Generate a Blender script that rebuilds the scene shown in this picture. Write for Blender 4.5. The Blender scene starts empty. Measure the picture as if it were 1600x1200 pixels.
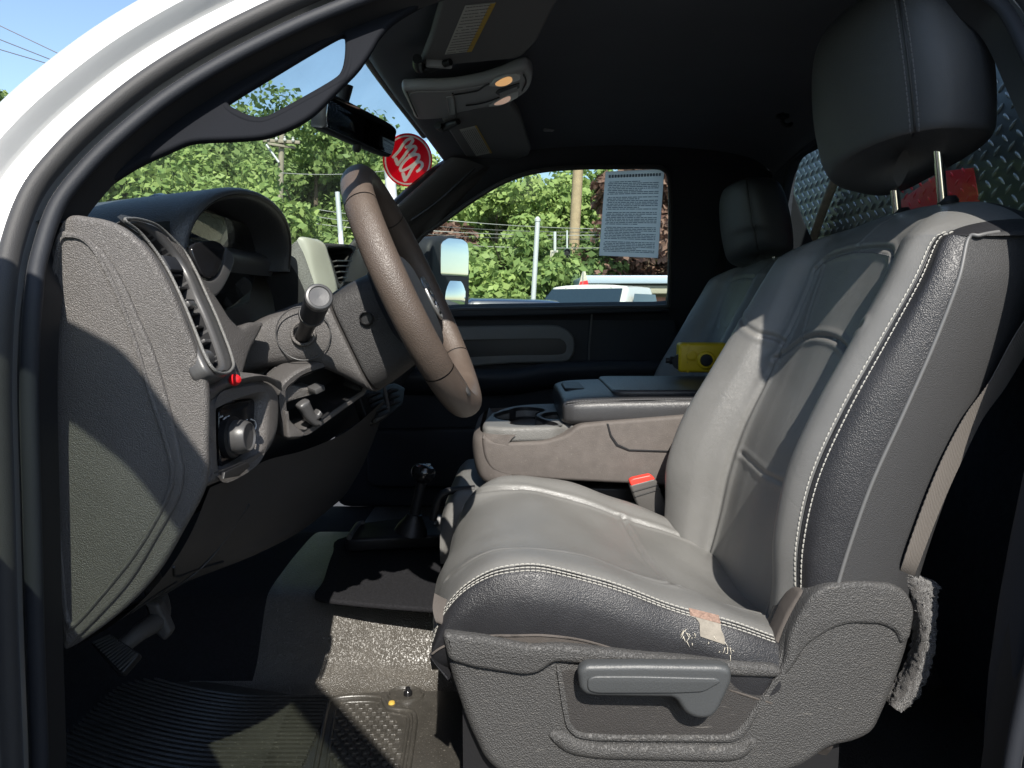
import bpy, bmesh, math, random
import numpy as np
from mathutils import Vector, Matrix, Euler
R = math.radians
scene = bpy.context.scene
col = scene.collection
rnd = random.Random(7)
nrs = np.random.RandomState(5)

# ------------------------------------------------------------------ camera, sky, sun, exposure
ZC = 1.55                     # eye height over the asphalt
F = 1109.0                    # focal length in pixels of the 1600 px wide photograph
PITCH = math.atan(120 / F)
cam = bpy.data.cameras.new('camera')
cam.sensor_width = 36
cam.lens = 36 * F / 1600
cam.clip_start = 0.02
cam.clip_end = 2000
camo = bpy.data.objects.new('camera', cam)
col.objects.link(camo)
camo.location = (0, 0, ZC)
camo.rotation_euler = (math.pi / 2 - PITCH, 0, 0)
scene.camera = camo

SUN = Vector((-0.10, 1.0, -0.98)).normalized()      # the way the sunlight travels
sl = bpy.data.lights.new('sun', 'SUN')
sl.energy = 5.0
sl.angle = R(0.5)
sl.color = (1.0, 0.95, 0.87)
so = bpy.data.objects.new('sun', sl)
col.objects.link(so)
so.location = (0, -5, 12)
so.rotation_euler = SUN.to_track_quat('-Z', 'Y').to_euler()
world = bpy.data.worlds.new('World')
scene.world = world
world.use_nodes = True
wn = world.node_tree
bg = wn.nodes['Background']
sky = wn.nodes.new('ShaderNodeTexSky')
sky.sky_type = 'NISHITA'
sky.sun_disc = False
sky.sun_elevation = math.asin(-SUN.z)
sky.sun_rotation = math.atan2(-SUN.x, -SUN.y)
sky.air_density = 1.0
sky.dust_density = 0.6
sky.ozone_density = 1.5
wn.links.new(sky.outputs[0], bg.inputs[0])
bg.inputs[1].default_value = 0.135
scene.view_settings.view_transform = 'Standard'
scene.view_settings.look = 'None'
scene.view_settings.gamma = 1
scene.view_settings.exposure = 0.8
scene.render.engine = 'CYCLES'
scene.cycles.use_denoising = True
scene.cycles.max_bounces = 10
scene.cycles.diffuse_bounces = 3
scene.cycles.transparent_max_bounces = 24
scene.cycles.sample_clamp_indirect = 6

# ------------------------------------------------------------------ measuring helpers
CAM = Vector((0, 0, ZC))
def ray(px, py):
    u = (px - 800) / F
    v = -(py - 600) / F
    return Vector((u, math.cos(PITCH) + v * math.sin(PITCH), -math.sin(PITCH) + v * math.cos(PITCH)))
def PY(px, py, y):
    d = ray(px, py)
    return CAM + d * (y / d.y)
def PZ(px, py, z):                      # z is measured from eye height
    d = ray(px, py)
    return CAM + d * (z / d.z)
def PX(px, py, x):
    d = ray(px, py)
    return CAM + d * (x / d.x)
def PN(px, py, p0, n):
    d = ray(px, py)
    return CAM + d * ((p0 - CAM).dot(n) / d.dot(n))
def V(x, y, z):                         # cab coordinates: z from eye height
    return Vector((x, y, z + ZC))

# ------------------------------------------------------------------ object helpers
BASE = {}
def thing(name, label, cat, loc, group=None):
    o = bpy.data.objects.new(name, None)
    o.empty_display_size = 0.05
    col.objects.link(o)
    o.location = loc
    BASE[o.name] = Vector(loc)
    tag(o, label, cat, group)
    return o
def tag(o, label=None, cat=None, group=None, kind=None):
    if label: o['label'] = label
    if cat: o['category'] = cat
    if group: o['group'] = group
    if kind: o['kind'] = kind
    return o
def mk(name, verts, faces, mats, parent=None, smooth=True, midx=None, angle=40):
    me = bpy.data.meshes.new(name)
    vs = [Vector(v) for v in verts]
    if parent is not None:
        off = BASE[parent.name]
    else:
        lo = Vector([min(v[k] for v in vs) for k in range(3)])
        hi = Vector([max(v[k] for v in vs) for k in range(3)])
        off = Vector(((lo.x + hi.x) / 2, (lo.y + hi.y) / 2, lo.z))
    me.from_pydata([tuple(v - off) for v in vs], [], faces)
    if not isinstance(mats, (list, tuple)): mats = [mats]
    for m in mats: me.materials.append(m)
    if midx is not None:
        me.polygons.foreach_set('material_index', midx)
    if smooth:
        me.polygons.foreach_set('use_smooth', [True] * len(me.polygons))
        if angle and angle < 180:
            me.set_sharp_from_angle(angle=R(angle))
    me.update()
    o = bpy.data.objects.new(name, me)
    col.objects.link(o)
    if parent is not None:
        o.parent = parent
    else:
        o.location = off
    BASE[o.name] = off
    return o

def cr(P, n, closed=False):
    P = np.asarray(P, float)
    k = len(P)
    if closed:
        Q = np.concatenate([P[-1:], P, P[:2]])
        segs = k
    else:
        Q = np.concatenate([2 * P[:1] - P[1:2], P, 2 * P[-1:] - P[-2:-1]])
        segs = k - 1
    out = []
    for i in range(segs):
        p0, p1, p2, p3 = Q[i], Q[i + 1], Q[i + 2], Q[i + 3]
        for j in range(n):
            t = j / n
            out.append(0.5 * (2 * p1 + (p2 - p0) * t + (2 * p0 - 5 * p1 + 4 * p2 - p3) * t * t + (3 * p1 - p0 - 3 * p2 + p3) * t ** 3))
    if not closed:
        out.append(P[-1])
    return np.array(out)
def dense(C, nr, nc, closed_c=False, closed_r=False):
    C = np.asarray(C, float)
    A = cr(C, nr, closed_r)
    B = cr(A.transpose(1, 0, 2), nc, closed_c).transpose(1, 0, 2)
    return B
def normals(A, closed_c=False):
    if closed_c:
        E = np.concatenate([A[:, -1:], A, A[:, :1]], 1)
        dc = E[:, 2:] - E[:, :-2]
    else:
        dc = np.gradient(A, axis=1)
    dr = np.gradient(A, axis=0)
    n = np.cross(dr, dc)
    l = np.linalg.norm(n, axis=2, keepdims=True)
    return n / np.maximum(l, 1e-9)
def grid(name, A, mats, parent=None, closed_c=False, closed_r=False, mfun=None, cap0=False, cap1=False, angle=50):
    A = np.asarray(A, float)
    r, c = A.shape[:2]
    verts = A.reshape(-1, 3)
    faces, mi = [], []
    for i in range(r if closed_r else r - 1):
        i2 = (i + 1) % r
        for j in range(c if closed_c else c - 1):
            j2 = (j + 1) % c
            faces.append((i * c + j, i * c + j2, i2 * c + j2, i2 * c + j))
            if mfun: mi.append(mfun(i, j))
    if cap0:
        faces.append(tuple(range(c)))
        if mfun: mi.append(mfun(0, 0))
    if cap1:
        faces.append(tuple((r - 1) * c + j for j in range(c - 1, -1, -1)))
        if mfun: mi.append(mfun(r - 2, 0))
    return mk(name, verts, faces, mats, parent, True, mi if mfun else None, angle)

def tube(name, pts, rad, mat, parent=None, seg=10, n=6, closed=False, flat=1.0, smooth_path=True, join=False, up=None):
    P = np.array([tuple(p) for p in pts], float)
    rr = np.full(len(P), rad, float) if np.isscalar(rad) else np.array(rad, float)
    if smooth_path and len(P) > 2:
        Q = cr(np.c_[P, rr], n, closed)
        P, rr = Q[:, :3], np.maximum(Q[:, 3], 1e-5)
    T = np.gradient(P, axis=0)
    if closed:
        E = np.concatenate([P[-1:], P, P[:1]])
        T = E[2:] - E[:-2]
    T /= np.maximum(np.linalg.norm(T, axis=1, keepdims=True), 1e-9)
    ref = np.array(up if up is not None else (0, 0, 1.0))
    if abs(T[0] @ ref) > 0.95: ref = np.array((1.0, 0, 0))
    a = ref - T[0] * (ref @ T[0]); a /= np.linalg.norm(a)
    rows = []
    for i in range(len(P)):
        if up is not None and abs(T[i] @ np.array(up)) < 0.98:
            a = np.array(up, float)
        a = a - T[i] * (a @ T[i]); a /= np.linalg.norm(a)
        b = np.cross(T[i], a)
        rows.append([P[i] + rr[i] * (math.cos(2 * math.pi * k / seg) * a + flat * math.sin(2 * math.pi * k / seg) * b) for k in range(seg)])
    A = np.array(rows)
    if join: return A
    return grid(name, A, mat, parent, closed_c=True, closed_r=closed, cap0=not closed, cap1=not closed, angle=60)

class MB:                                # collects faces for ONE mesh
    def __init__(s): s.v = []; s.f = []; s.m = []
    def add(s, verts, faces, m=0):
        b = len(s.v)
        s.v += [Vector(v) for v in verts]
        s.f += [tuple(i + b for i in f) for f in faces]
        s.m += [m] * len(faces)
        return s
    def grid(s, A, closed_c=False, cap0=False, cap1=False, m=0):
        A = np.asarray(A); r, c = A.shape[:2]
        fs = []
        for i in range(r - 1):
            for j in range(c if closed_c else c - 1):
                j2 = (j + 1) % c
                fs.append((i * c + j, i * c + j2, (i + 1) * c + j2, (i + 1) * c + j))
        if cap0: fs.append(tuple(range(c)))
        if cap1: fs.append(tuple((r - 1) * c + j for j in range(c - 1, -1, -1)))
        return s.add(A.reshape(-1, 3), fs, m)
    def tube(s, pts, rad, seg=8, n=4, smooth_path=True, m=0):
        return s.grid(tube('', pts, rad, None, seg=seg, n=n, join=True, smooth_path=smooth_path), True, True, True, m)
    def box(s, c, size, rot=None, bevel=0, m=0, segs=2):
        bm = bmesh.new()
        bmesh.ops.create_cube(bm, size=1)
        bmesh.ops.scale(bm, vec=size, verts=bm.verts)
        if bevel: bmesh.ops.bevel(bm, geom=bm.edges[:], offset=bevel, segments=segs, affect='EDGES', profile=0.5)
        M = Matrix.Translation(Vector(c)) @ (rot.to_4x4() if rot is not None else Matrix.Identity(4))
        bm.verts.index_update()
        s.add([M @ v.co for v in bm.verts], [[v.index for v in f.verts] for f in bm.faces], m)
        bm.free()
        return s
    def build(s, name, mats, parent=None, smooth=True, angle=40):
        return mk(name, s.v, s.f, mats, parent, smooth, s.m if isinstance(mats, (list, tuple)) else None, angle)

def frame_rot(a, b, c):                  # matrix whose columns are the three axes
    return Matrix((a, b, c)).transposed()

def roundpoly(pts, r, n=4):
    out = []
    k = len(pts)
    for i in range(k):
        p0, p1, p2 = np.array(pts[i - 1], float), np.array(pts[i], float), np.array(pts[(i + 1) % k], float)
        a, b = p0 - p1, p2 - p1
        la, lb = np.linalg.norm(a), np.linalg.norm(b)
        d = min(r, la * .45, lb * .45)
        s, e = p1 + a / la * d, p1 + b / lb * d
        for j in range(n + 1):
            t = j / n
            out.append((1 - t) ** 2 * s + 2 * t * (1 - t) * p1 + t * t * e)
    return np.array(out)

def plane_y(y): return (Vector((0, y, ZC)), Vector((1, 0, 0)), Vector((0, 0, 1)), Vector((0, -1, 0)))
def plane_x(x, s=1):                     # s=1 faces the rear of the truck, -1 the front
    return (Vector((x, 0, ZC)), Vector((0, s, 0)), Vector((0, 0, 1)), Vector((s, 0, 0)))
def plane_down(z): return (Vector((0, 0, ZC + z)), Vector((1, 0, 0)), Vector((0, -1, 0)), Vector((0, 0, -1)))
def plane_up(z): return (Vector((0, 0, ZC + z)), Vector((1, 0, 0)), Vector((0, 1, 0)), Vector((0, 0, 1)))
def plane3(a, b, c):                     # through three points, facing the camera
    n = (b - a).cross(c - a).normalized()
    if n.dot(CAM - a) < 0: n = -n
    v = (Vector((0, 0, 1)) - n * n.z).normalized()
    u = v.cross(n)
    return (a.copy(), u, v, n)

def on_plane(pts, fr):
    o, u, v, n = fr
    return [PN(p[0], p[1], o, n) for p in pts]

def plate(name, outline, fr, thick, bevel, mat, parent=None, holes=(), smooth=True, r=0, px=True, lift=0.0, res=3, join=False, cn=5):
    """a slab with rounded edges: outline in photo pixels projected on the plane fr (or in plane units)"""
    o, u, v, n = fr
    cu = bpy.data.curves.new('tmp', 'CURVE')
    cu.dimensions = '2D'
    cu.fill_mode = 'BOTH'
    def to2(pts):
        if px:
            return [((q - o).dot(u), (q - o).dot(v)) for q in (PN(p[0], p[1], o, n) for p in pts)]
        return pts
    for pts in [outline] + list(holes):
        q = np.array(to2(pts), float)
        if r: q = roundpoly(q, r)
        elif smooth: q = cr(q, cn, True)
        sp = cu.splines.new('POLY')
        sp.points.add(len(q) - 1)
        for i, p in enumerate(q): sp.points[i].co = (p[0], p[1], 0, 1)
        sp.use_cyclic_u = True
    cu.extrude = max(thick / 2 - bevel, 1e-5)
    cu.bevel_depth = bevel
    cu.bevel_resolution = res
    cu.offset = -bevel
    ob = bpy.data.objects.new('tmp', cu)
    me = bpy.data.meshes.new_from_object(ob)
    M = Matrix((u, v, n)).transposed()
    vs = [o + M @ (Vector(w.co) + Vector((0, 0, lift - thick / 2))) for w in me.vertices]
    fs = [tuple(p.vertices) for p in me.polygons]
    bpy.data.objects.remove(ob); bpy.data.curves.remove(cu); bpy.data.meshes.remove(me)
    if join: return vs, fs
    # merge doubles so that shading is smooth over the bevel
    bm = bmesh.new()
    bv = [bm.verts.new(w) for w in vs]
    for f in fs:
        try: bm.faces.new([bv[i] for i in f])
        except ValueError: pass
    bmesh.ops.remove_doubles(bm, verts=bm.verts, dist=1e-5)
    bmesh.ops.recalc_face_normals(bm, faces=bm.faces)
    bm.verts.index_update()
    vs = [w.co.copy() for w in bm.verts]
    fs = [tuple(w.index for w in f.verts) for f in bm.faces]
    bm.free()
    return mk(name, vs, fs, mat, parent, True, None, 35)

def lathe(name, prof, c, axis, mat, parent=None, seg=28, join=False):
    axis = Vector(axis).normalized()
    ref = Vector((0, 0, 1)) if abs(axis.z) < 0.9 else Vector((1, 0, 0))
    a = (ref - axis * ref.dot(axis)).normalized()
    b = axis.cross(a)
    A = np.array([[tuple(Vector(c) + axis * h + (a * math.cos(2 * math.pi * k / seg) + b * math.sin(2 * math.pi * k / seg)) * max(rr, 1e-5)) for k in range(seg)] for rr, h in prof])
    if join: return A
    return grid(name, A, mat, parent, closed_c=True, cap0=True, cap1=True, angle=35)
def lin(s):
    """sRGB 0-255 triple to linear"""
    return tuple(((c / 255) / 12.92 if c / 255 <= 0.04045 else ((c / 255 + 0.055) / 1.055) ** 2.4) for c in s)
# ------------------------------------------------------------------ materials
def mat(name, c, rough=0.5, spec=0.5, *, crease=None, metal=0.0, grain=None, var=0.0, vscale=6.0, coat=0.0, rvar=0.0, dust=0.0, sheen=0.0, trans=None, emit=None, scratch=0.0):
    """grain = (kind, scale per metre, bump height in m)"""
    m = bpy.data.materials.new(name)
    m.use_nodes = True
    nt = m.node_tree
    N, L = nt.nodes, nt.links
    b = N['Principled BSDF']
    b.inputs['Base Color'].default_value = (*c, 1)
    b.inputs['Roughness'].default_value = rough
    b.inputs['Specular IOR Level'].default_value = spec
    b.inputs['Metallic'].default_value = metal
    b.inputs['Coat Weight'].default_value = coat
    b.inputs['Coat Roughness'].default_value = 0.08
    b.inputs['Sheen Weight'].default_value = sheen
    b.inputs['Sheen Roughness'].default_value = 0.4
    if emit:
        b.inputs['Emission Color'].default_value = (*emit[0], 1)
        b.inputs['Emission Strength'].default_value = emit[1]
    tc = N.new('ShaderNodeTexCoord')
    colsock = None
    if var or dust:
        nz = N.new('ShaderNodeTexNoise')
        nz.inputs['Scale'].default_value = vscale
        nz.inputs['Detail'].default_value = 6
        nz.inputs['Roughness'].default_value = 0.65
        L.new(tc.outputs['Object'], nz.inputs['Vector'])
        mr = N.new('ShaderNodeMapRange')
        mr.inputs[1].default_value = 0.3; mr.inputs[2].default_value = 0.7
        mr.inputs[3].default_value = 1 - var; mr.inputs[4].default_value = 1 + var
        L.new(nz.outputs[0], mr.inputs[0])
        mx = N.new('ShaderNodeMix'); mx.data_type = 'RGBA'; mx.blend_type = 'MULTIPLY'
        mx.inputs[0].default_value = 1
        mx.inputs[6].default_value = (*c, 1)
        L.new(mr.outputs[0], mx.inputs[7])
        colsock = mx.outputs[2]
        if dust:
            nd = N.new('ShaderNodeTexNoise')
            nd.inputs['Scale'].default_value = 260
            nd.inputs['Detail'].default_value = 3
            L.new(tc.outputs['Object'], nd.inputs['Vector'])
            rd = N.new('ShaderNodeMapRange')
            rd.inputs[1].default_value = 0.62; rd.inputs[2].default_value = 0.8
            rd.inputs[3].default_value = 0; rd.inputs[4].default_value = dust
            L.new(nd.outputs[0], rd.inputs[0])
            md = N.new('ShaderNodeMix'); md.data_type = 'RGBA'
            L.new(rd.outputs[0], md.inputs[0])
            L.new(colsock, md.inputs[6])
            md.inputs[7].default_value = (0.35, 0.32, 0.28, 1)
            colsock = md.outputs[2]
        if rvar:
            rr = N.new('ShaderNodeMapRange')
            rr.inputs[1].default_value = 0.3; rr.inputs[2].default_value = 0.7
            rr.inputs[3].default_value = rough - rvar; rr.inputs[4].default_value = rough + rvar
            L.new(nz.outputs[0], rr.inputs[0])
            L.new(rr.outputs[0], b.inputs['Roughness'])
    if scratch:
        ns = N.new('ShaderNodeTexNoise')
        mp = N.new('ShaderNodeMapping')
        mp.inputs['Scale'].default_value = (14, 14, 120)
        mp.inputs['Rotation'].default_value = (0.0, 0.9, 0.0)
        L.new(tc.outputs['Object'], mp.inputs['Vector'])
        L.new(mp.outputs[0], ns.inputs['Vector'])
        ns.inputs['Scale'].default_value = 2.5
        ns.inputs['Detail'].default_value = 5
        rs = N.new('ShaderNodeMapRange')
        rs.inputs[1].default_value = 0.66; rs.inputs[2].default_value = 0.75
        rs.inputs[3].default_value = 0; rs.inputs[4].default_value = scratch
        L.new(ns.outputs[0], rs.inputs[0])
        ms = N.new('ShaderNodeMix'); ms.data_type = 'RGBA'
        L.new(rs.outputs[0], ms.inputs[0])
        if colsock: L.new(colsock, ms.inputs[6])
        else: ms.inputs[6].default_value = (*c, 1)
        ms.inputs[7].default_value = (0.3, 0.28, 0.25, 1)
        colsock = ms.outputs[2]
    if colsock: L.new(colsock, b.inputs['Base Color'])
    if grain:
        kind, sc, h = grain
        if kind in ('cell', 'leather'):
            t = N.new('ShaderNodeTexVoronoi')
            t.feature = 'F1' if kind == 'cell' else 'DISTANCE_TO_EDGE'
            t.inputs['Scale'].default_value = sc
            # distort the lookup a little so that the cells are not a honeycomb
            nz2 = N.new('ShaderNodeTexNoise')
            nz2.inputs['Scale'].default_value = sc * 0.35
            nz2.inputs['Detail'].default_value = 2
            L.new(tc.outputs['Object'], nz2.inputs['Vector'])
            va = N.new('ShaderNodeVectorMath'); va.operation = 'MULTIPLY_ADD'
            va.inputs[1].default_value = (1.6 / sc,) * 3
            L.new(nz2.outputs['Color'], va.inputs[0])
            L.new(tc.outputs['Object'], va.inputs[2])
            L.new(va.outputs[0], t.inputs['Vector'])
            src = t.outputs['Distance']
            rm = N.new('ShaderNodeMapRange')
            if kind == 'cell':
                rm.inputs[1].default_value = 0.1; rm.inputs[2].default_value = 0.7
                rm.inputs[3].default_value = 1; rm.inputs[4].default_value = 0
            else:
                rm.inputs[1].default_value = 0.0; rm.inputs[2].default_value = 0.25
            L.new(src, rm.inputs[0])
            src = rm.outputs[0]
        elif kind == 'weave':
            t = N.new('ShaderNodeTexWave')
            t.inputs['Scale'].default_value = sc
            t.inputs['Distortion'].default_value = 1.0
            L.new(tc.outputs['Object'], t.inputs['Vector'])
            src = t.outputs[1]
        else:
            t = N.new('ShaderNodeTexNoise')
            t.inputs['Scale'].default_value = sc
            t.inputs['Detail'].default_value = 4
            L.new(tc.outputs['Object'], t.inputs['Vector'])
            src = t.outputs[0]
        if crease:
            cn = N.new('ShaderNodeTexNoise')
            cn.inputs['Scale'].default_value = crease[0]
            cn.inputs['Detail'].default_value = 7
            cn.inputs['Roughness'].default_value = 0.62
            cn.inputs['Distortion'].default_value = 0.8
            L.new(tc.outputs['Object'], cn.inputs['Vector'])
            ab = N.new('ShaderNodeMath'); ab.operation = 'SUBTRACT'; ab.inputs[1].default_value = 0.5
            L.new(cn.outputs[0], ab.inputs[0])
            a2 = N.new('ShaderNodeMath'); a2.operation = 'ABSOLUTE'
            L.new(ab.outputs[0], a2.inputs[0])
            a3 = N.new('ShaderNodeMapRange')
            a3.inputs[1].default_value = 0.0; a3.inputs[2].default_value = 0.06
            L.new(a2.outputs[0], a3.inputs[0])
            b0 = N.new('ShaderNodeBump')
            b0.inputs['Distance'].default_value = crease[1]
            L.new(a3.outputs[0], b0.inputs['Height'])
        bp = N.new('ShaderNodeBump')
        bp.inputs['Strength'].default_value = 1
        bp.inputs['Distance'].default_value = h
        L.new(src, bp.inputs['Height'])
        if crease: L.new(b0.outputs[0], bp.inputs['Normal'])
        L.new(bp.outputs[0], b.inputs['Normal'])
    return m

def glass(name, tint, refl=1.0, rough=0.0, dirt=0.0):
    m = bpy.data.materials.new(name)
    m.use_nodes = True
    nt = m.node_tree; N, L = nt.nodes, nt.links
    N.remove(N['Principled BSDF'])
    out = N['Material Output']
    tr = N.new('ShaderNodeBsdfTransparent'); tr.inputs[0].default_value = (*tint, 1)
    gl = N.new('ShaderNodeBsdfGlossy'); gl.inputs['Roughness'].default_value = rough
    fr = N.new('ShaderNodeFresnel'); fr.inputs[0].default_value = 1.45
    mu = N.new('ShaderNodeMath'); mu.operation = 'MULTIPLY'; mu.inputs[1].default_value = refl
    ge = N.new('ShaderNodeNewGeometry')
    io = N.new('ShaderNodeMath'); io.operation = 'MULTIPLY_ADD'
    io.inputs[1].default_value = 1 / 1.45 - 1.45; io.inputs[2].default_value = 1.45
    L.new(ge.outputs['Backfacing'], io.inputs[0]); L.new(io.outputs[0], fr.inputs[0])
    L.new(fr.outputs[0], mu.inputs[0])
    mx = N.new('ShaderNodeMixShader')
    L.new(mu.outputs[0], mx.inputs[0]); L.new(tr.outputs[0], mx.inputs[1]); L.new(gl.outputs[0], mx.inputs[2])
    res = mx.outputs[0]
    if dirt:
        df = N.new('ShaderNodeBsdfDiffuse'); df.inputs[0].default_value = (0.5, 0.5, 0.47, 1)
        tc = N.new('ShaderNodeTexCoord')
        nz = N.new('ShaderNodeTexNoise'); nz.inputs['Scale'].default_value = 7; nz.inputs['Detail'].default_value = 8
        L.new(tc.outputs['Object'], nz.inputs['Vector'])
        mr = N.new('ShaderNodeMapRange'); mr.inputs[1].default_value = .35; mr.inputs[2].default_value = .75
        mr.inputs[3].default_value = dirt * .3; mr.inputs[4].default_value = dirt
        L.new(nz.outputs[0], mr.inputs[0])
        m2 = N.new('ShaderNodeMixShader')
        L.new(mr.outputs[0], m2.inputs[0]); L.new(res, m2.inputs[1]); L.new(df.outputs[0], m2.inputs[2])
        res = m2.outputs[0]
    L.new(res, out.inputs[0])
    return m

def leafmat(name, c1, c2, transl=0.35):
    m = bpy.data.materials.new(name)
    m.use_nodes = True
    nt = m.node_tree; N, L = nt.nodes, nt.links
    b = N['Principled BSDF']
    g = N.new('ShaderNodeNewGeometry')
    mx = N.new('ShaderNodeMix'); mx.data_type = 'RGBA'
    mx.inputs[6].default_value = (*c1, 1); mx.inputs[7].default_value = (*c2, 1)
    L.new(g.outputs['Random Per Island'], mx.inputs[0])
    L.new(mx.outputs[2], b.inputs['Base Color'])
    b.inputs['Roughness'].default_value = 0.55
    b.inputs['Specular IOR Level'].default_value = 0.3
    tl = N.new('ShaderNodeBsdfTranslucent')
    L.new(mx.outputs[2], tl.inputs[0])
    ms = N.new('ShaderNodeMixShader'); ms.inputs[0].default_value = transl
    L.new(b.outputs[0], ms.inputs[1]); L.new(tl.outputs[0], ms.inputs[2])
    L.new(ms.outputs[0], N['Material Output'].inputs[0])
    return m

M = {}
M['paint'] = mat('white_paint', (0.62, 0.62, 0.61), 0.25, coat=0.6, var=0.02)
M['rubber'] = mat('black_rubber', (0.040, 0.039, 0.039), 0.6, 0.4, grain=('noise', 900, 0.0003), sheen=0.15)
M['dash'] = mat('grained_dash_plastic', (0.100, 0.093, 0.088), 0.45, 0.5, grain=('cell', 800, 0.0006), var=0.12, vscale=9, rvar=0.06, dust=0.14, scratch=0.08)
M['dash_smooth'] = mat('dash_plastic', (0.066, 0.062, 0.060), 0.5, 0.4, grain=('cell', 700, 0.0004), var=0.06, dust=0.08)
M['dash_soft'] = mat('dash_top_skin', (0.060, 0.064, 0.070), 0.42, 0.5, grain=('cell', 500, 0.0003), var=0.05)
M['trim_dark'] = mat('dark_trim_plastic', (0.019, 0.021, 0.026), 0.6, 0.3, grain=('noise', 700, 0.0002), var=0.08)
M['black'] = mat('black_plastic', (0.012, 0.012, 0.013), 0.45, 0.4, grain=('noise', 900, 0.00015))
M['gloss_black'] = mat('gloss_black_plastic', (0.01, 0.01, 0.011), 0.15, 0.5)
M['bezel'] = mat('satin_bezel', (0.056, 0.055, 0.055), 0.38, 0.5, grain=('noise', 900, 0.0001), var=0.05)
M['stack'] = mat('pale_stack_trim', (0.38, 0.38, 0.33), 0.45, 0.4, var=0.03)
M['headliner'] = mat('headliner_cloth', (0.085, 0.092, 0.105), 0.95, 0.15, grain=('noise', 1400, 0.0004), var=0.06, sheen=0.1)
M['visor'] = mat('visor_vinyl', (0.12, 0.12, 0.12), 0.7, 0.3, grain=('noise', 900, 0.0003))
M['console_grey'] = mat('overhead_console_plastic', (0.30, 0.30, 0.30), 0.45, 0.4, grain=('noise', 800, 0.0002))
M['leather'] = mat('grey_leather', (0.142, 0.140, 0.134), 0.38, 0.6, grain=('leather', 620, 0.00012), var=0.09, vscale=7, rvar=0.10, crease=(9, 0.00013))
M['leather_dark'] = mat('charcoal_grained_leather', (0.017, 0.017, 0.019), 0.42, 0.45, grain=('cell', 700, 0.00024), var=0.12, vscale=14, rvar=0.07)
M['vinyl_side'] = mat('charcoal_vinyl', (0.031, 0.031, 0.032), 0.62, 0.35, grain=('cell', 900, 0.0003), var=0.05)
M['head_leather'] = mat('black_leather', (0.046, 0.048, 0.052), 0.42, 0.5, grain=('leather', 800, 0.00012), var=0.06)
M['thread'] = mat('pale_thread', (0.34, 0.33, 0.30), 0.8)
M['thread_dark'] = mat('grey_thread', (0.10, 0.10, 0.105), 0.8)
M['piping'] = mat('piping_vinyl', (0.10, 0.10, 0.10), 0.5)
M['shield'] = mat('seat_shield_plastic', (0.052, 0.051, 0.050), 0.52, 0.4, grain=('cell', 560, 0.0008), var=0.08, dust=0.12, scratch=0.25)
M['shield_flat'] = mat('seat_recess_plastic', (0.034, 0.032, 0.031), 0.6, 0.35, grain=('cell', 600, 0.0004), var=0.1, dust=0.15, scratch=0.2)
M['lever'] = mat('lever_plastic', (0.048, 0.051, 0.053), 0.45, 0.45, grain=('noise', 500, 0.0003), var=0.06)
M['carpet'] = mat('black_carpet', (0.016, 0.016, 0.018), 0.95, 0.1, grain=('noise', 500, 0.002), var=0.3, vscale=200)
M['vinyl_floor'] = mat('vinyl_floor', (0.072, 0.066, 0.057), 0.32, 0.8, grain=('cell', 420, 0.0012), var=0.15, vscale=25, dust=0.25)
M['floor_mat'] = mat('rubber_floor_mat', (0.042, 0.039, 0.034), 0.30, 0.6, grain=('noise', 400, 0.0004), var=0.25, vscale=14, dust=0.4)
M['fleece'] = mat('grey_fleece', (0.065, 0.062, 0.06), 0.95, 0.1, grain=('noise', 700, 0.003), var=0.3, vscale=300, sheen=0.3)
M['skirt'] = mat('brown_grey_fabric', (0.085, 0.075, 0.068), 0.9, 0.1, grain=('noise', 900, 0.0006), var=0.1, vscale=60)
M['wheel'] = mat('worn_brown_leather', (0.082, 0.062, 0.050), 0.46, 0.5, grain=('leather', 700, 0.00008), var=0.12, vscale=30, rvar=0.08)
M['wheel_perf'] = mat('perforated_brown_leather', (0.078, 0.059, 0.047), 0.45, 0.5, grain=('cell', 700, 0.00028), var=0.12, vscale=30)
M['console'] = mat('brown_grey_console_plastic', (0.098, 0.086, 0.079), 0.7, 0.3, grain=('noise', 500, 0.0006), var=0.12, vscale=40, dust=0.15)
M['lid'] = mat('black_lid_leather', (0.036, 0.036, 0.038), 0.36, 0.5, grain=('leather', 600, 0.0001))
M['chrome'] = mat('chrome', (0.75, 0.75, 0.74), 0.12, metal=1.0)
M['silver'] = mat('satin_silver', (0.45, 0.45, 0.44), 0.35, metal=0.8)
M['mirror'] = mat('mirror_glass', (0.92, 0.93, 0.94), 0.01, metal=1.0)
M['yellow'] = mat('yellow_plastic', (0.62, 0.42, 0.012), 0.45, 0.4, var=0.06)
M['red'] = mat('red_plastic', (0.55, 0.015, 0.02), 0.35, 0.5)
M['orange_red'] = mat('red_button', (0.72, 0.045, 0.03), 0.4)
M['sticker_red'] = mat('sticker_red', (0.60, 0.02, 0.05), 0.4)
M['sticker_white'] = mat('sticker_cream', (0.80, 0.76, 0.66), 0.5)
M['paper'] = mat('label_paper', (0.42, 0.42, 0.38), 0.7, var=0.05, vscale=40)
M['label_yellow'] = mat('label_yellow', (0.45, 0.30, 0.05), 0.7)
M['ink'] = mat('ink', (0.06, 0.06, 0.06), 0.8)
M['belt'] = mat('grey_webbing', (0.15, 0.135, 0.122), 0.8, 0.2, grain=('weave', 140, 0.0008), var=0.08)
M['belt_dark'] = mat('dark_webbing', (0.03, 0.03, 0.032), 0.8, 0.2, grain=('weave', 140, 0.0008))
M['buckle'] = mat('buckle_plastic', (0.07, 0.066, 0.062), 0.5, 0.4, grain=('noise', 500, 0.0003))
M['windshield'] = glass('windshield_glass', (0.80, 0.88, 0.83), 1.0, dirt=0.2)
M['side_glass'] = glass('side_glass', (0.86, 0.90, 0.86), 0.9, dirt=0.02)
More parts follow.
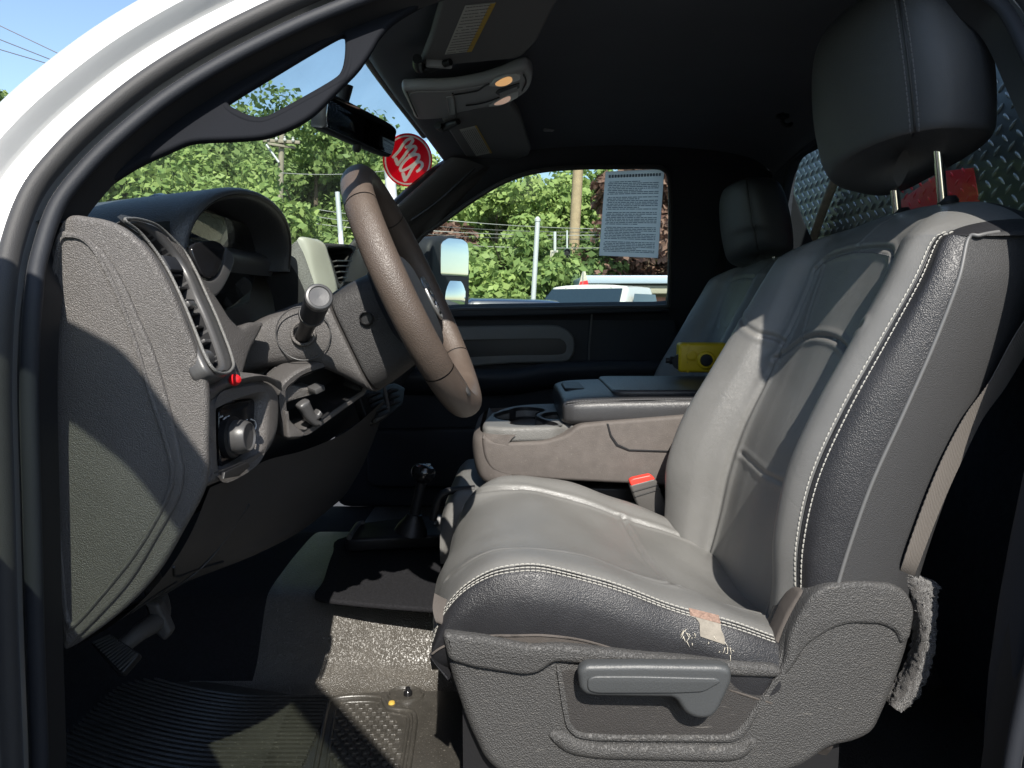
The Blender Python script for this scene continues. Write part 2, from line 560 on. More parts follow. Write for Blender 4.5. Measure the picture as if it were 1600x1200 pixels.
M['door_glass'] = glass('door_glass', (0.64, 0.69, 0.64), 0.8)
M['rear_glass'] = glass('rear_glass', (0.88, 0.92, 0.90), 0.3, dirt=0.02)
M['gauge_glass'] = glass('gauge_lens', (0.5, 0.52, 0.55), 1.3, 0.02)
M['plate_metal'] = mat('black_tread_plate', (0.10, 0.112, 0.115), 0.33, 0.6, metal=0.3, var=0.15, vscale=6)
M['tread'] = mat('glinting_tread', (0.40, 0.42, 0.42), 0.25, 0.7, metal=0.4, var=0.15, vscale=30)  # paler than the plate: glints on the treads put into the colour
M['red_reflection'] = mat('painted_red_reflection', (0.85, 0.02, 0.04), 0.3, 0.5)  # stands for something red mirrored in the rear window
M['amber'] = mat('amber_lamp_lens', (0.9, 0.5, 0.2), 0.3, emit=((1.0, 0.55, 0.22), 0.32))
M['amber_dim'] = mat('lamp_lens_pink', (0.8, 0.6, 0.5), 0.3, emit=((1.0, 0.66, 0.48), 0.18))
M['lens_clear'] = mat('lamp_lens', (0.55, 0.55, 0.52), 0.3)
M['tray'] = mat('console_tray_plastic', (0.13, 0.128, 0.122), 0.45, 0.45, grain=('cell', 700, 0.0004), var=0.05)
M['tan_print'] = mat('faded_red_print', (0.20, 0.13, 0.10), .8, var=.5, vscale=260)
M['tan_label'] = mat('tan_label', (0.20, 0.18, 0.15), .8, var=.2, vscale=120)
M['pillar_black'] = mat('pillar_trim_black', (0.009, 0.010, 0.013), 0.8, 0.12, grain=('noise', 700, 0.0002), var=0.08)
M['rear_cloth'] = mat('rear_wall_carpet', (0.045, 0.050, 0.065), 0.95, 0.1, grain=('noise', 500, 0.001), var=0.2, vscale=60)
M['knee'] = mat('shaded_knee_plastic', (0.042, 0.040, 0.040), 0.55, 0.4, grain=('cell', 700, 0.0003), var=0.08)  # dash plastic made darker, the shade at knee height put into its colour
M['icon'] = mat('icon_white', (0.5, 0.5, 0.5), 0.6)
# ------------------------------------------------------------------ ground
mk('ground', [(-300, -300, 0), (300, -300, 0), (300, 300, 0), (-300, 300, 0)], [(0, 1, 2, 3)],
   mat('asphalt', (0.05, 0.05, 0.052), 0.9, grain=('noise', 60, 0.01), var=0.2, vscale=3), smooth=False)['kind'] = 'structure'

# ------------------------------------------------------------------ the cab shell of the truck
cab = thing('truck_cab', 'white regular cab of the pickup truck, seen through its open driver door', 'truck cab', V(0.1, 1.5, -0.95))
NP0, NN = Vector((0, 0.64, ZC)), Vector((0, 1, -0.5))           # leaning plane of the driver's door opening
def on_door(px, py, off=0.0):
    a = PY(px, py, 0.64 + off)
    b = PN(px, py, NP0 + Vector((0, off, 0)), NN)
    za, zb = a.z - ZC, b.z - ZC
    if zb <= 0: return a
    return b
loop_px = [(30, 1500), (24, 1350), (20, 1200), (12, 1000), (6, 800), (1, 640), (2, 540), (8, 455), (21, 382), (50, 304), (95, 245), (150, 191), (230, 127),
           (320, 71), (420, 20), (500, -15), (600, -52), (740, -95), (900, -125), (1100, -140), (1300, -130), (1470, -100), (1550, -50),
           (1608, 0), (1664, 110), (1735, 250), (1762, 365), (1762, 520), (1742, 680), (1705, 840), (1680, 950), (1625, 1200), (1600, 1400), (1550, 1600), (1450, 1690), (1200, 1720), (700, 1725), (250, 1715), (80, 1640)]
loop = np.array([tuple(on_door(*p)) for p in loop_px])
loop = cr(loop, 6, True)
# in-plane outward normal
Tn = np.concatenate([loop[-1:], loop, loop[:1]]); Tn = Tn[2:] - Tn[:-2]
Tn /= np.linalg.norm(Tn, axis=1, keepdims=True)
facing = np.array([(0, -1.0, 0.45) if p[2] > ZC + .06 else (0, -1, 0.45 * max(0, min(1, (p[2] - ZC + .02) / .08))) for p in loop])
facing /= np.linalg.norm(facing, axis=1, keepdims=True)
On = np.cross(facing, Tn)
cen = loop.mean(0)
if ((loop - cen) * On).sum() < 0: On = -On
def sweep_loop(name, prof, m, angle=50, closed_prof=False):
    A = np.array([[tuple(loop[i] + On[i] * a + facing[i] * b) for a, b in prof] for i in range(len(loop))])
    return grid(name, A, m, cab, closed_c=closed_prof, closed_r=True, angle=angle)
sweep_loop('door_frame', [(0.0085, -0.035), (0.0085, -.020), (0.012, -.018), (.026, -.015), (.038, -.010), (.0415, -.0075), (.044, -.008), (.0455, -.011), (.047, -.010), (.0505, .006), (.053, .012), (.057, .014),
                          (.067, .0145), (.076, .013), (.086, .009), (.094, -.002), (.099, -.02), (.099, -.10), (.06, -.12)], M['paint'], 38)
seal = [(0.0 + .0092 * math.cos(t), .001 + .0105 * math.sin(t)) for t in [2 * math.pi * k / 14 for k in range(14)]]
o = sweep_loop('door_seal', seal, M['rubber'], 80, True)
lip = [(-.0180 + .0080 * math.cos(t), -.012 + .007 * math.sin(t)) for t in [2 * math.pi * k / 12 for k in range(12)]]
sweep_loop('inner_seal', lip, M['trim_dark'], 80, True)
sweep_loop('seal_channel', [(.007, -.032), (-.002, -.020), (-.013, -.022), (-.02, -.05)], M['black'], 40)

# near windscreen pillar trim with the opening of its grab handle
AP0 = Vector((0, 0.69, ZC))
APF = (AP0, Vector((1, 0, 0)), Vector((0, 0.5, 1)).normalized(), Vector((0, -1, 0.5)).normalized())
trim_out = [(58, 460), (40, 420), (44, 372), (66, 310), (110, 252), (160, 202), (240, 138), (330, 82), (430, 31), (510, -4), (620, -45), (720, -70), (740, -40), (690, -10), (662, 2), (618, 28), (594, 52), (578, 78), (558, 106), (530, 134),
            (492, 172), (462, 192), (426, 207), (398, 213), (350, 216), (298, 219), (262, 233), (212, 256), (160, 290), (125, 322), (108, 340), (84, 378), (70, 420)]
hole = [(356, 160), (364, 151), (425, 114), (480, 81), (522, 57), (535, 53), (538, 64), (537, 88), (532, 108), (520, 121), (474, 148), (424, 175), (408, 180), (392, 178), (372, 170)]
plate('pillar_trim', trim_out, APF, 0.010, 0.004, M['pillar_black'], cab, holes=[hole], cn=4)
tube('grab_handle', [PN(px, py, AP0 + Vector((0, .004, 0)), NN) for px, py in [(346, 160), (356, 172), (376, 184), (400, 191), (424, 187), (476, 160), (528, 131), (543, 114), (548, 90), (549, 58)]], [.003, .0042, .0046, .0046, .0046, .0046, .0046, .0046, .0042, .003], M['pillar_black'], cab, seg=12)

# headliner
def roofz(y):
    s = abs(y - 1.5) / 0.70
    return 0.535 - (0.13 if y < 1.5 else 0.045) * s ** 3.0
ys = [0.80, 0.84, 0.9, 1.0, 1.15, 1.35, 1.55, 1.75, 1.95, 2.08, 2.17, 2.23]
rows = []
for k, (dx, dz) in enumerate([(-.025, -.004), (0.0, -.037), (.02, -.045), (.06, -.043), (.16, -.03), (.35, -.012), (.60, -.005), (.85, -.015), (1.0, -.035), (1.07, -.065), (1.09, -.09)]):
    row = []
    for y in ys:
        s = (y - 1.5) / 0.68
        hx = -0.285 + .065 * s * s
        x = hx + dx * (0.80 - hx) / 1.085
        row.append((x, y, ZC + roofz(y) + dz))
    rows.append(row)
grid('roof_liner', dense(rows, 5, 5), M['headliner'], cab)
# the painted roof above it
rows2 = [[(p[0] - .02, 1.5 + (p[1] - 1.5) * 1.07, p[2] + .045) for p in r] for r in rows]
grid('roof', dense(rows2, 2, 3), M['paint'], cab)
# unseen lip added over the rear half of the door opening, shades the headrest
plate('roof_edge', [(.475, .60), (.475, .84), (1.0, .84), (1.0, .60)], plane_up(.465), .03, .008, M['paint'], cab, px=False, r=.03)
# pale header strip along the top of the windscreen
tube('windscreen_header', [V(-.285 + .065 * ((y - 1.5) / .68) ** 2 - .030, y, roofz(y) - .002) for y in np.linspace(.95, 2.14, 9)], .009, M['tray'], cab, seg=8, n=4)

# windscreen
def wsx(y, t):                      # t 0 at the top, 1 at the base
    s = (y - 1.5) / 0.7
    top = -.30 + .065 * s * s
    base = -.93 + .20 * s * s
    return top + (base - top) * t
wr = []
for t in [0, .25, .5, .75, 1.0]:
    half = .66 + .12 * t
    wr.append([(wsx(1.5 + half * s, t), 1.5 + half * s, ZC + roofz(1.5 + .66 * s) + .0 - (roofz(1.5 + .66 * s) - .03) * t + .03 * math.sin(math.pi * t)) for s in np.linspace(-1, 1, 9)])
WS = dense(wr, 4, 3)
o = grid('windshield', WS, M['windshield'], cab)

# far wall: leaning plane of the passenger side
FP0, FN = Vector((0, 2.42, ZC)), Vector((0, -1, -0.45)).normalized()
FFR = (FP0, Vector((1, 0, 0)), Vector((0, -0.45, 1)).normalized(), FN)
win_px = [(636, 500), (640, 430), (652, 378), (690, 348), (740, 312), (790, 283), (838, 268), (900, 262), (965, 261), (1020, 261), (1037, 265), (1046, 280), (1048, 330), (1047, 420), (1045, 470), (1035, 479), (960, 480), (850, 482), (720, 484), (660, 490)]
far_out = [(520, 560), (540, 400), (600, 330), (680, 262), (760, 225), (860, 205), (1000, 200), (1120, 205), (1200, 250), (1240, 300), (1250, 560)]
plate('side_trim', far_out, FFR, 0.05, 0.006, M['trim_dark'], cab, holes=[win_px], smooth=True)
tube('far_window_seal', on_plane([(p[0], p[1]) for p in win_px], (FP0 + FN * .03, None, None, FN)), .007, M['rubber'], cab, closed=True, seg=8, n=4)
# far windscreen pillar trim, a bulging strip
lft = [(702, 246), (668, 278), (640, 303), (606, 333), (560, 370), (520, 402)]
rgt = [(800, 275), (752, 300), (716, 325), (690, 345), (652, 376), (610, 415)]
rows = []
for l, r in zip(lft, rgt):
    a, b = PY(l[0], l[1], 2.16), PY(r[0], r[1], 2.30)
    m_ = (a + b) / 2 + Vector((.004, -.035, .0))
    q = a.lerp(b, .25) + Vector((0, -.030, .004))
    w = a.lerp(b, .55) + Vector((.0, -.032, 0)); w2 = a.lerp(b, .62) + Vector((0, -.018, 0))
    rows.append([tuple(a + Vector((0, .05, 0))), tuple(a), tuple(q), tuple(w), tuple(w2), tuple(a.lerp(b, .82) + Vector((0, -.02, 0))), tuple(b)])
grid('pillar_trim', dense(rows, 5, 4), M['dash_smooth'], cab)
tube('pillar_joint', [PY(p[0], p[1], 2.155) for p in [(742, 262), (712, 290), (690, 310), (668, 327), (642, 345)]], .004, M['black'], cab, seg=6)

# rear wall, with the rear window opening
RW = plane_x(0.80, -1)
def yz(y, z): return (-y, z)
plate('rear_wall', [yz(0.62, -.72), yz(.62, .2), yz(.72, .36), yz(.82, .55), yz(2.25, .55), yz(2.38, .2), yz(2.45, -.1), yz(2.45, -.72)], RW, .03, .004, M['rear_cloth'], cab,
      holes=[list(map(tuple, roundpoly([yz(.84, .03), yz(.88, .425), yz(2.12, .425), yz(2.20, .03)], .07)))], px=False, smooth=False)
plate('rear_window', [yz(.84, .03), yz(.88, .425), yz(2.12, .425), yz(2.20, .03)], plane_x(.795, -1), .005, .001, M['rear_glass'], cab, px=False, r=.07)
# space behind the driver's seat: lower pillar trim
plate('rear_pillar_trim', [(.56, -.72), (.50, -.45), (.53, -.1), (.585, .12), (.60, .3), (.82, .42), (.82, -.72)], (Vector((0, .665, ZC)), Vector((1, 0, 0)), Vector((0, .0, 1)), Vector((0, -1, 0))), .05, .01, M['trim_dark'], cab, px=False)
plate('cab_corner', [(.60, -.92), (.59, -.45), (.655, -.1), (.70, .10), (.70, .30), (.66, .425), (.88, .425), (.90, .0), (.90, -.92)], plane_y(.585), .05, .02, M['paint'], cab, px=False, smooth=False, r=.03)
# a coat hook and a clip on the headliner
mb = MB()
c = PZ(1222, 190, .455)
mb.tube([c + Vector((0, 0, .02)), c + Vector((.0, -.004, -.004)), c + Vector((.012, -.008, -.012)), c + Vector((.022, -.004, -.006))], .005, seg=8)
mb.box(c + Vector((0, 0, .012)), (.03, .02, .012), bevel=.004)
mb.build('coat_hook', M['black'], cab)
c = PZ(857, 202, .50)
MB().box(c, (.035, .012, .012), Euler((0, -.1, .5)).to_matrix(), bevel=.004).build('liner_clip', M['console_grey'], cab)

# floor, toe board and transmission hump as one pressed sheet
zf = -.70
fl = [(.82, zf), (.5, zf), (.2, zf), (0, zf), (-.25, zf), (-.45, zf), (-.60, zf), (-.72, zf + .008), (-.80, zf + .08), (-.86, zf + .20), (-.92, zf + .40), (-1.0, zf + .66)]
cross = [(.64, .02), (.70, 0), (.8, 0), (1.0, 0), (1.15, 0), (1.235, .003), (1.275, .022), (1.305, .065), (1.335, .115), (1.365, .138), (1.45, .146), (1.55, .150), (1.7, .146), (1.79, .11), (1.84, .03), (1.9, 0), (2.2, 0), (2.45, 0)]
rows = []
for x, z in fl:
    k = max(0.0, min(1.0, (z - zf) / .4))
    rows.append([(x + (-.0 if dz < .02 else .0), y, ZC + z + dz * (1 - k * .5)) for y, dz in cross])
grid('cab_floor', dense(rows, 5, 5), [M['vinyl_floor'], M['carpet']], cab, mfun=lambda i, j: 1 if (i >= 30 or (i >= 26 and j > 26)) else 0)  # black where the shade under the dash is painted into the floor
mk('floor_pan', [V(-1.05, .6, -.72), V(.85, .6, -.72), V(.85, 2.48, -.72), V(-1.05, 2.48, -.72), V(-1.05, .6, .02), V(-1.05, 2.48, .02)], [(0, 1, 2, 3), (0, 3, 5, 4)], M['black'], cab, smooth=False)
# carpeted cover on top of the hump, with its cut front edge
hump_top = [(505, 905), (520, 862), (540, 838), (690, 822), (760, 815), (760, 960), (690, 952), (600, 945), (545, 940), (500, 934), (492, 925)]
plate('hump_cover', hump_top, plane_up(-.546), .010, .004, M['carpet'], cab)
# door sill
grid('sill_plate', dense([[V(x, .575, -.70), V(x, .60, -.672), V(x, .64, -.664), V(x, .685, -.668), V(x, .70, -.698)] for x in (-.62, -.3, 0, .3, .62)], 2, 4), M['dash_smooth'], cab)
# outer skin of the truck under the opening and the front wing, out of the picture but there
grid('rocker_panel', dense([[V(x, .58, -.66), V(x, .555, -.70), V(x, .55, -.80), V(x, .58, -.95)] for x in (-.7, 0, .7)], 2, 4), M['paint'], cab)
grid('front_wing', dense([[V(-1.9, .75, -.02), V(-1.9, .60, -.06), V(-1.9, .55, -.2), V(-1.9, .57, -.5)], [V(-1.3, .75, .0), V(-1.3, .60, -.03), V(-1.3, .55, -.2), V(-1.3, .57, -.6)], [V(-.56, .74, .03), V(-.56, .62, .0), V(-.56, .565, -.2), V(-.56, .57, -.9)]], 4, 4), M['paint'], cab)

# ------------------------------------------------------------------ driver's door, swung open towards the front, beside the camera
th = R(53)
dh = V(-.60, .50, 0)
du = Vector((math.cos(th), -math.sin(th), 0)); dn = Vector((-math.sin(th), -math.cos(th), 0))
DF = (dh, du, Vector((0, 0, 1)), du.cross(Vector((0, 0, 1))))
door = thing('driver_door', 'white driver door swung wide open beside the cab opening', 'car door', V(-.60, .50, -.78))
plate('door_body', [(0.0, -.75), (0, -.06), (.02, -.04), (1.02, -.03), (1.05, -.06), (1.02, -.45), (.95, -.75)], DF, .09, .02, M['paint'], door, px=False, r=.06)
fr_out = [(.0, -.10), (.01, -.01), (.06, .13), (.16, .295), (.27, .385), (.40, .45), (.90, .46), (.97, .42), (1.01, .25), (1.03, -.05), (1.03, -.1)]
fr_in = [(.15, -.08), (.14, .06), (.17, .155), (.245, .275), (.335, .345), (.45, .385), (.88, .395), (.93, .36), (.955, .2), (.97, -.03), (.97, -.08)]
plate('window_frame', fr_out, DF, .035, .006, M['trim_dark'], door, holes=[fr_in], px=False, smooth=False, r=.03)
plate('window_glass', [(.10, -.10), (.10, .05), (.14, .17), (.225, .295), (.32, .37), (.45, .415), (.89, .425), (.94, .39), (.975, .22), (.99, -.10)], DF, .005, .001, M['door_glass'], door, px=False, r=.02)
plate('door_card', [(0.05, -.72), (.05, -.10), (1.0, -.08), (.98, -.45), (.92, -.72)], (dh - dn * .0, du, Vector((0, 0, 1)), DF[3]), .03, .01, M['trim_dark'], door, px=False, r=.06, lift=-.09)

# ------------------------------------------------------------------ passenger door
pd = thing('passenger_door', 'closed black passenger door with window, armrest and oblong pull pocket', 'car door', V(.1, 2.45, -.72))
PDF = plane_y(2.44)
plate('door_panel', [(-.62, -.70), (-.62, -.02), (.50, -.004), (.56, -.02), (.60, -.3), (.60, -.70)], PDF, .05, .01, M['trim_dark'], pd, px=False, r=.05)
plate('belt_moulding', [(560, 492), (560, 486), (700, 484), (850, 482), (1046, 478), (1046, 487), (850, 493), (700, 496)], plane_y(2.385), .03, .006, M['trim_dark'], pd, smooth=False)
plate('window_glass', win_px, (FP0 - FN * .015, FFR[1], FFR[2], FN), .005, .001, M['side_glass'], pd)
# pull pocket: a bright-edged ring around a recess
ring_o = [(660, 512), (730, 510), (850, 508), (880, 512), (896, 526), (898, 545), (893, 559), (876, 566), (800, 568), (660, 572)]
ring_i = [(640, 529), (730, 527), (860, 525), (880, 528), (888, 537), (888, 548), (883, 555), (868, 558), (800, 559), (640, 562)]
plate('pull_pocket', ring_o, plane_y(2.40), .035, .008, M['tray'], pd, holes=[ring_i])
plate('pocket_recess', [(640, 526), (885, 522), (892, 560), (640, 565)], plane_y(2.412), .004, .001, M['black'], pd, smooth=False)
rows = [[V(x, 2.42, -.215 + dz), V(x, 2.36, -.205 + dz), V(x, 2.315, -.215 + dz), V(x, 2.31, -.24 + dz), V(x, 2.34, -.275 + dz), V(x, 2.42, -.30 + dz)] for x, dz in [(-.5, 0), (-.2, 0), (.0, .0), (.12, .02), (.3, .03), (.5, .03)]]
grid('armrest', dense(rows, 4, 4), M['trim_dark'], pd)
plate('panel_joint', [(924, 486), (927, 486), (922, 540), (921, 620), (918, 620), (919, 540)], plane_y(2.413), .004, .001, M['dash_smooth'], pd, smooth=False)
plate('lower_pocket', [(-.5, -.62), (-.5, -.42), (.45, -.40), (.5, -.62)], plane_y(2.40), .05, .012, M['trim_dark'], pd, px=False, r=.04)
# ------------------------------------------------------------------ dashboard
dash = thing('dashboard', 'dark grey grained dashboard with end panel, air vents and hooded gauges', 'dashboard', V(-.5, 1.5, -.4))
# main body: one cross-section run across the cab
prof = [(-.80, .09), (-.62, .10), (-.50, .095), (-.44, .07), (-.425, .03), (-.40, -.02), (-.372, -.06), (-.345, -.085), (-.325, -.11), (-.318, -.15), (-.325, -.19), (-.345, -.235), (-.39, -.285), (-.44, -.325), (-.50, -.34), (-.62, -.30), (-.80, -.1)]
rows = []
for y, dx in [(.722, -.07), (.74, -.07), (.80, -.07), (.9, -.07), (1.1, -.06), (1.3, -.04), (1.42, -.02), (1.5, -.01), (1.7, -.01), (2.0, -.0), (2.3, 0), (2.40, 0)]:
    rows.append([(x + dx * (1 if -.7 < x else 0), y, ZC + min(z, .08 if y < 1.3 else z)) for x, z in prof])
A = dense(rows, 4, 4)
grid('dash_body', A, M['dash_smooth'], dash, cap0=False)

# end panel that faces the open door
EP = plane_y(.705)
cap = [(105, 337), (135, 338), (168, 345), (198, 361), (233, 397), (266, 455), (295, 525), (312, 573), (322, 612), (322, 690), (318, 760), (282, 832), (240, 902), (182, 962), (112, 1012), (96, 1008), (88, 940), (70, 800), (54, 640), (50, 560), (55, 470), (68, 410), (86, 362)]
plate('end_panel', cap, EP, .014, .006, M['dash'], dash, res=5)
cov = [(90, 364), (112, 364), (131, 370), (152, 385), (172, 411), (195, 452), (215, 498), (236, 545), (254, 602), (272, 672), (283, 722), (285, 745), (277, 782), (246, 838), (205, 906), (160, 958), (110, 1006), (100, 1000), (90, 940), (72, 800), (58, 640), (55, 560), (60, 470), (72, 412)]
plate('end_cover', cov, plane_y(.7005), .010, .0035, M['dash'], dash, res=4)
ins = [(97, 376), (112, 372), (128, 377), (142, 392), (158, 420), (178, 462), (195, 505), (213, 560), (228, 612), (247, 668), (261, 716), (265, 742), (256, 778), (215, 850), (170, 910), (118, 968), (104, 960), (96, 880), (84, 760), (76, 640), (74, 560), (80, 470), (88, 410)]
rim_o = ins
plate('cover_rib', [(92, 371), (113, 366), (131, 372), (147, 388), (164, 416), (184, 458), (201, 501), (219, 556), (235, 610), (254, 667), (268, 716), (271, 743), (262, 781), (222, 853), (176, 914), (112, 985), (100, 968), (92, 880), (80, 760), (72, 640), (70, 560), (76, 470), (84, 410)],
      plane_y(.6975), .010, .003, M['dash'], dash, holes=[ins])

# dash top pad
rows = []
for y in (.712, .74, .85, 1.0, 1.2, 1.4, 1.6, 1.8, 2.0, 2.2, 2.34, 2.40):
    e = -.425 if .8 < y < 1.3 else -.405
    z0 = .094 if y > .76 else (.088 if y > .72 else .080)
    rows.append([(e - .47 + .10 * abs(y - 1.5), y, ZC + .03), (e - .3, y, ZC + z0 - .01), (e - .18, y, ZC + z0 + .004), (e - .07, y, ZC + z0 + .004), (e - .02, y, ZC + z0 - .0), (e + .0, y, ZC + z0 - .014), (e - .01, y, ZC + z0 - .04)])
grid('dash_top', dense(rows, 4, 5), M['dash_soft'], dash)

# instrument hood: an arch that runs forward
def hood(th, s, inner=0.0):          # th 0 near foot .. pi far foot, s 0 at the lip .. 1 at the windscreen
    sn = max(math.sin(th), 0)
    hw = .208 - inner
    top = (.168 - inner) * (1 - .0) - .055 * s - .02 * s * s
    y = 1.062 - hw * math.cos(th) * (1 + .10 * s)
    z = .062 + (top - .062) * sn ** .75
    x = -.398 + .025 * sn - .45 * s
    return (x, y, ZC + z)
rows = []
for th_ in np.linspace(0, math.pi, 21):
    o_ = [hood(th_, s) for s in (1, .75, .5, .3, .15, .06)]
    lip_ = [hood(th_, .015), hood(th_, -.012, .004), hood(th_, -.014, .011)]
    i_ = [hood(th_, s, .016) for s in (.012, .1, .25, .42)]
    rows.append(o_ + lip_ + i_)
grid('gauge_hood', dense(rows, 3, 4), M['dash_soft'], dash)
tube('hood_seam', [Vector(hood(t, -.010, .010)) for t in np.linspace(.02, math.pi - .02, 21)], .003, M['black'], dash, seg=6, n=3)

# gauge cluster: dark lens deep under the hood, with a pale ring on its near side
CL = (V(-.475, 1.06, .03), Vector((0, 1, 0)), Vector((.25, 0, 1)).normalized(), Vector((1, 0, -.25)).normalized())
cl = plate('gauge_cluster', [(-.20, -.10), (-.20, .06), (-.12, .12), (.12, .12), (.20, .06), (.20, -.10)], CL, .02, .004, M['gloss_black'], dash, px=False, r=.03)
plate('cluster_lens', [(-.19, -.09), (-.19, .06), (-.115, .112), (.115, .112), (.19, .06), (.19, -.09)], CL, .003, .001, M['gauge_glass'], cl, px=False, r=.03, lift=.02)
for cx in (-.105, .105):
    A = np.array([[tuple(CL[0] + CL[1] * (cx + r_ * math.cos(t)) + CL[2] * (r_ * math.sin(t) + .005) + CL[3] * h_) for t in np.linspace(0, 2 * math.pi, 41)[:-1]] for r_, h_ in ((.068, .001), (.068, .007), (.064, .009), (.061, .002))])
    grid('gauge_ring', A, M['gloss_black'], cl, closed_c=True)
# side walls of the gauge recess
rows = []
for z in (-.10, -.05, .0, .05, .10):
    rows.append([(-.40 + .0 * z, .845, ZC + z), (-.43, .855, ZC + z), (-.48, .87, ZC + z)])
grid('cluster_side', dense(rows, 2, 2), M['black'], dash)
CB = plane3(PY(300, 400, .845), PY(385, 560, .90), PY(420, 505, .97))
ring = [(354, 386), (362, 394), (367, 404), (366, 414), (358, 434), (347, 454), (336, 463), (326, 460), (318, 446), (318, 437), (330, 438), (342, 428), (349, 412), (352, 398)]
plate('cluster_ring', ring, (PY(330, 420, .875), CB[1], CB[2], CB[3]), .012, .003, M['bezel'], dash)
plate('trim_lens', [(300, 386), (322, 376), (340, 377), (352, 388), (350, 400), (346, 416), (338, 430), (326, 434), (314, 424)], (PY(330, 420, .872), CB[1], CB[2], CB[3]), .006, .002, M['gloss_black'], dash)
plate('cluster_bezel', [(252, 366), (270, 374), (288, 384), (298, 404), (318, 432), (345, 470), (362, 498), (378, 512), (384, 506), (392, 502), (416, 502), (408, 520), (392, 548), (383, 580), (378, 600), (362, 600), (352, 560), (330, 500), (300, 430), (270, 392)],
      plane3(PY(252, 366, .815), PY(378, 600, .86), PY(416, 502, .93)), .03, .006, M['dash_smooth'], dash, smooth=False, r=.012)

# side air vent on the rounded corner of the dashboard
VP = plane3(PY(169, 345, .703), PY(330, 590, .716), PY(325, 480, .835))
v_out = [(181, 349), (194, 346), (214, 347), (238, 356), (262, 377), (283, 400), (300, 430), (314, 462), (332, 502), (350, 548), (357, 572), (355, 584), (345, 592), (330, 592), (318, 583), (306, 560), (291, 522), (277, 487), (262, 453), (247, 424), (230, 398), (208, 370), (190, 354)]
v_in = [(184, 348), (205, 351), (228, 361), (250, 380), (272, 404), (288, 430), (301, 462), (318, 500), (335, 546), (341, 568), (338, 576), (330, 577), (322, 570), (312, 550), (297, 516), (283, 482), (268, 448), (252, 418), (236, 394), (212, 368)]
vent = plate('air_vent', v_out, VP, .020, .005, M['bezel'], dash, holes=[v_in], lift=.006, cn=4)
tube('vent_trim', [q + VP[3] * .0085 for q in on_plane([(184, 351), (207, 369), (231, 397), (249, 424), (264, 453), (279, 487), (293, 522), (308, 560), (320, 581), (331, 589), (345, 589), (353, 581), (354, 572), (347, 548), (329, 502), (311, 462), (297, 431), (281, 402), (260, 379), (237, 359), (212, 350), (194, 348)], VP)], .0017, M['tray'], vent, seg=8, n=4, closed=True)
# dark duct behind
duct = [[tuple(q - VP[3] * d) for q in on_plane(cr(v_in, 3, True), VP)] for d in (0, .06)]
grid('vent_duct', duct, M['black'], vent, closed_c=True, cap1=True)
for (l, r, hgt, dep, mt) in [((246, 418), (284, 422), .018, .010, 'trim_dark'), ((258, 437), (290, 440), .0025, .014, 'black'), ((267, 457), (299, 459), .0025, .014, 'black'), ((277, 477), (308, 478), .003, .012, 'black'), ((287, 498), (316, 499), .0025, .014, 'black'), ((295, 518), (324, 519), .0025, .014, 'black'), ((305, 540), (333, 541), .004, .012, 'bezel')]:
    a, b = PN(*l, VP[0] - VP[3] * dep, VP[3]), PN(*r, VP[0] - VP[3] * dep, VP[3])
    e1 = (b - a).normalized(); e3 = (VP[3] - e1 * VP[3].dot(e1)).normalized(); e2 = e3.cross(e1)
    MB().box((a + b) / 2, ((b - a).length * 1.02, hgt, .024), frame_rot(e1, e2, e3), bevel=.001).build('slat', M[mt], vent)
a = PN(295, 477, VP[0], VP[3])
MB().box(a, (.020, .007, .010), frame_rot(VP[1], VP[2], VP[3]), bevel=.002).build('slider', M['bezel'], vent)
a = PN(324, 557, VP[0], VP[3])
lathe('thumb_wheel', [(.006, -.010), (.010, -.009), (.010, .009), (.006, .010)], a - VP[3] * .006, VP[1], M['bezel'], vent, seg=20)
# wedge lit at the top of the vent
plate('vent_lip', [(224, 370), (236, 366), (262, 384), (284, 404), (280, 414), (262, 412), (246, 396)], (VP[0] - VP[3] * .012, VP[1], VP[2], VP[3]), .02, .004, M['bezel'], vent)

# light switch pod
LP = plane3(PY(316, 628, .722), PY(328, 764, .722), PY(434, 620, .915))
pod_o = [(311, 636), (314, 624), (330, 616), (352, 606), (382, 596), (408, 592), (428, 598), (437, 614), (439, 640), (436, 676), (424, 706), (404, 728), (372, 745), (338, 760), (326, 764), (321, 752), (316, 700)]
pod_i = [(343, 656), (344, 640), (352, 632), (376, 627), (402, 622), (411, 626), (412, 640), (410, 676), (402, 700), (386, 715), (364, 727), (352, 731), (346, 726), (344, 700)]
pod = plate('light_switch', pod_o, LP, .045, .016, M['dash'], dash, holes=[pod_i], lift=.002, res=5)
plate('switch_panel', pod_i, (LP[0] - LP[3] * .012, LP[1], LP[2], LP[3]), .006, .002, M['gloss_black'], pod)
kc = PN(363, 683, LP[0] - LP[3] * .006, LP[3])
lathe('switch_knob', [(.019, -.004), (.0195, .010), (.0185, .016), (.0165, .020), (.0155, .0205), (.014, .0185), (.0, .0183)], kc, LP[3], M['bezel'], pod, seg=36)
lathe('knob_collar', [(.024, -.004), (.024, .003), (.021, .005), (.0, .005)], kc - LP[3] * .001, LP[3], M['black'], pod, seg=32)
for pts in ([(386, 660), (386, 672)], [(386, 655), (386, 656.5)], [(392, 655), (398, 658), (400, 665), (398, 671), (391, 674)], [(344, 652), (348, 650)], [(349, 655), (353, 652)], [(355, 652), (358, 650)]):
    q = [PN(*p, LP[0] - LP[3] * .0085, LP[3]) for p in pts]
    tube('switch_icon', q, .0009, M['icon'], pod, seg=6, n=3)
plate('pod_tray', [(352, 738), (388, 722), (392, 728), (374, 744), (350, 748)], (LP[0] + LP[3] * .010, LP[1], LP[2], LP[3]), .004, .001, M['black'], pod, smooth=False)
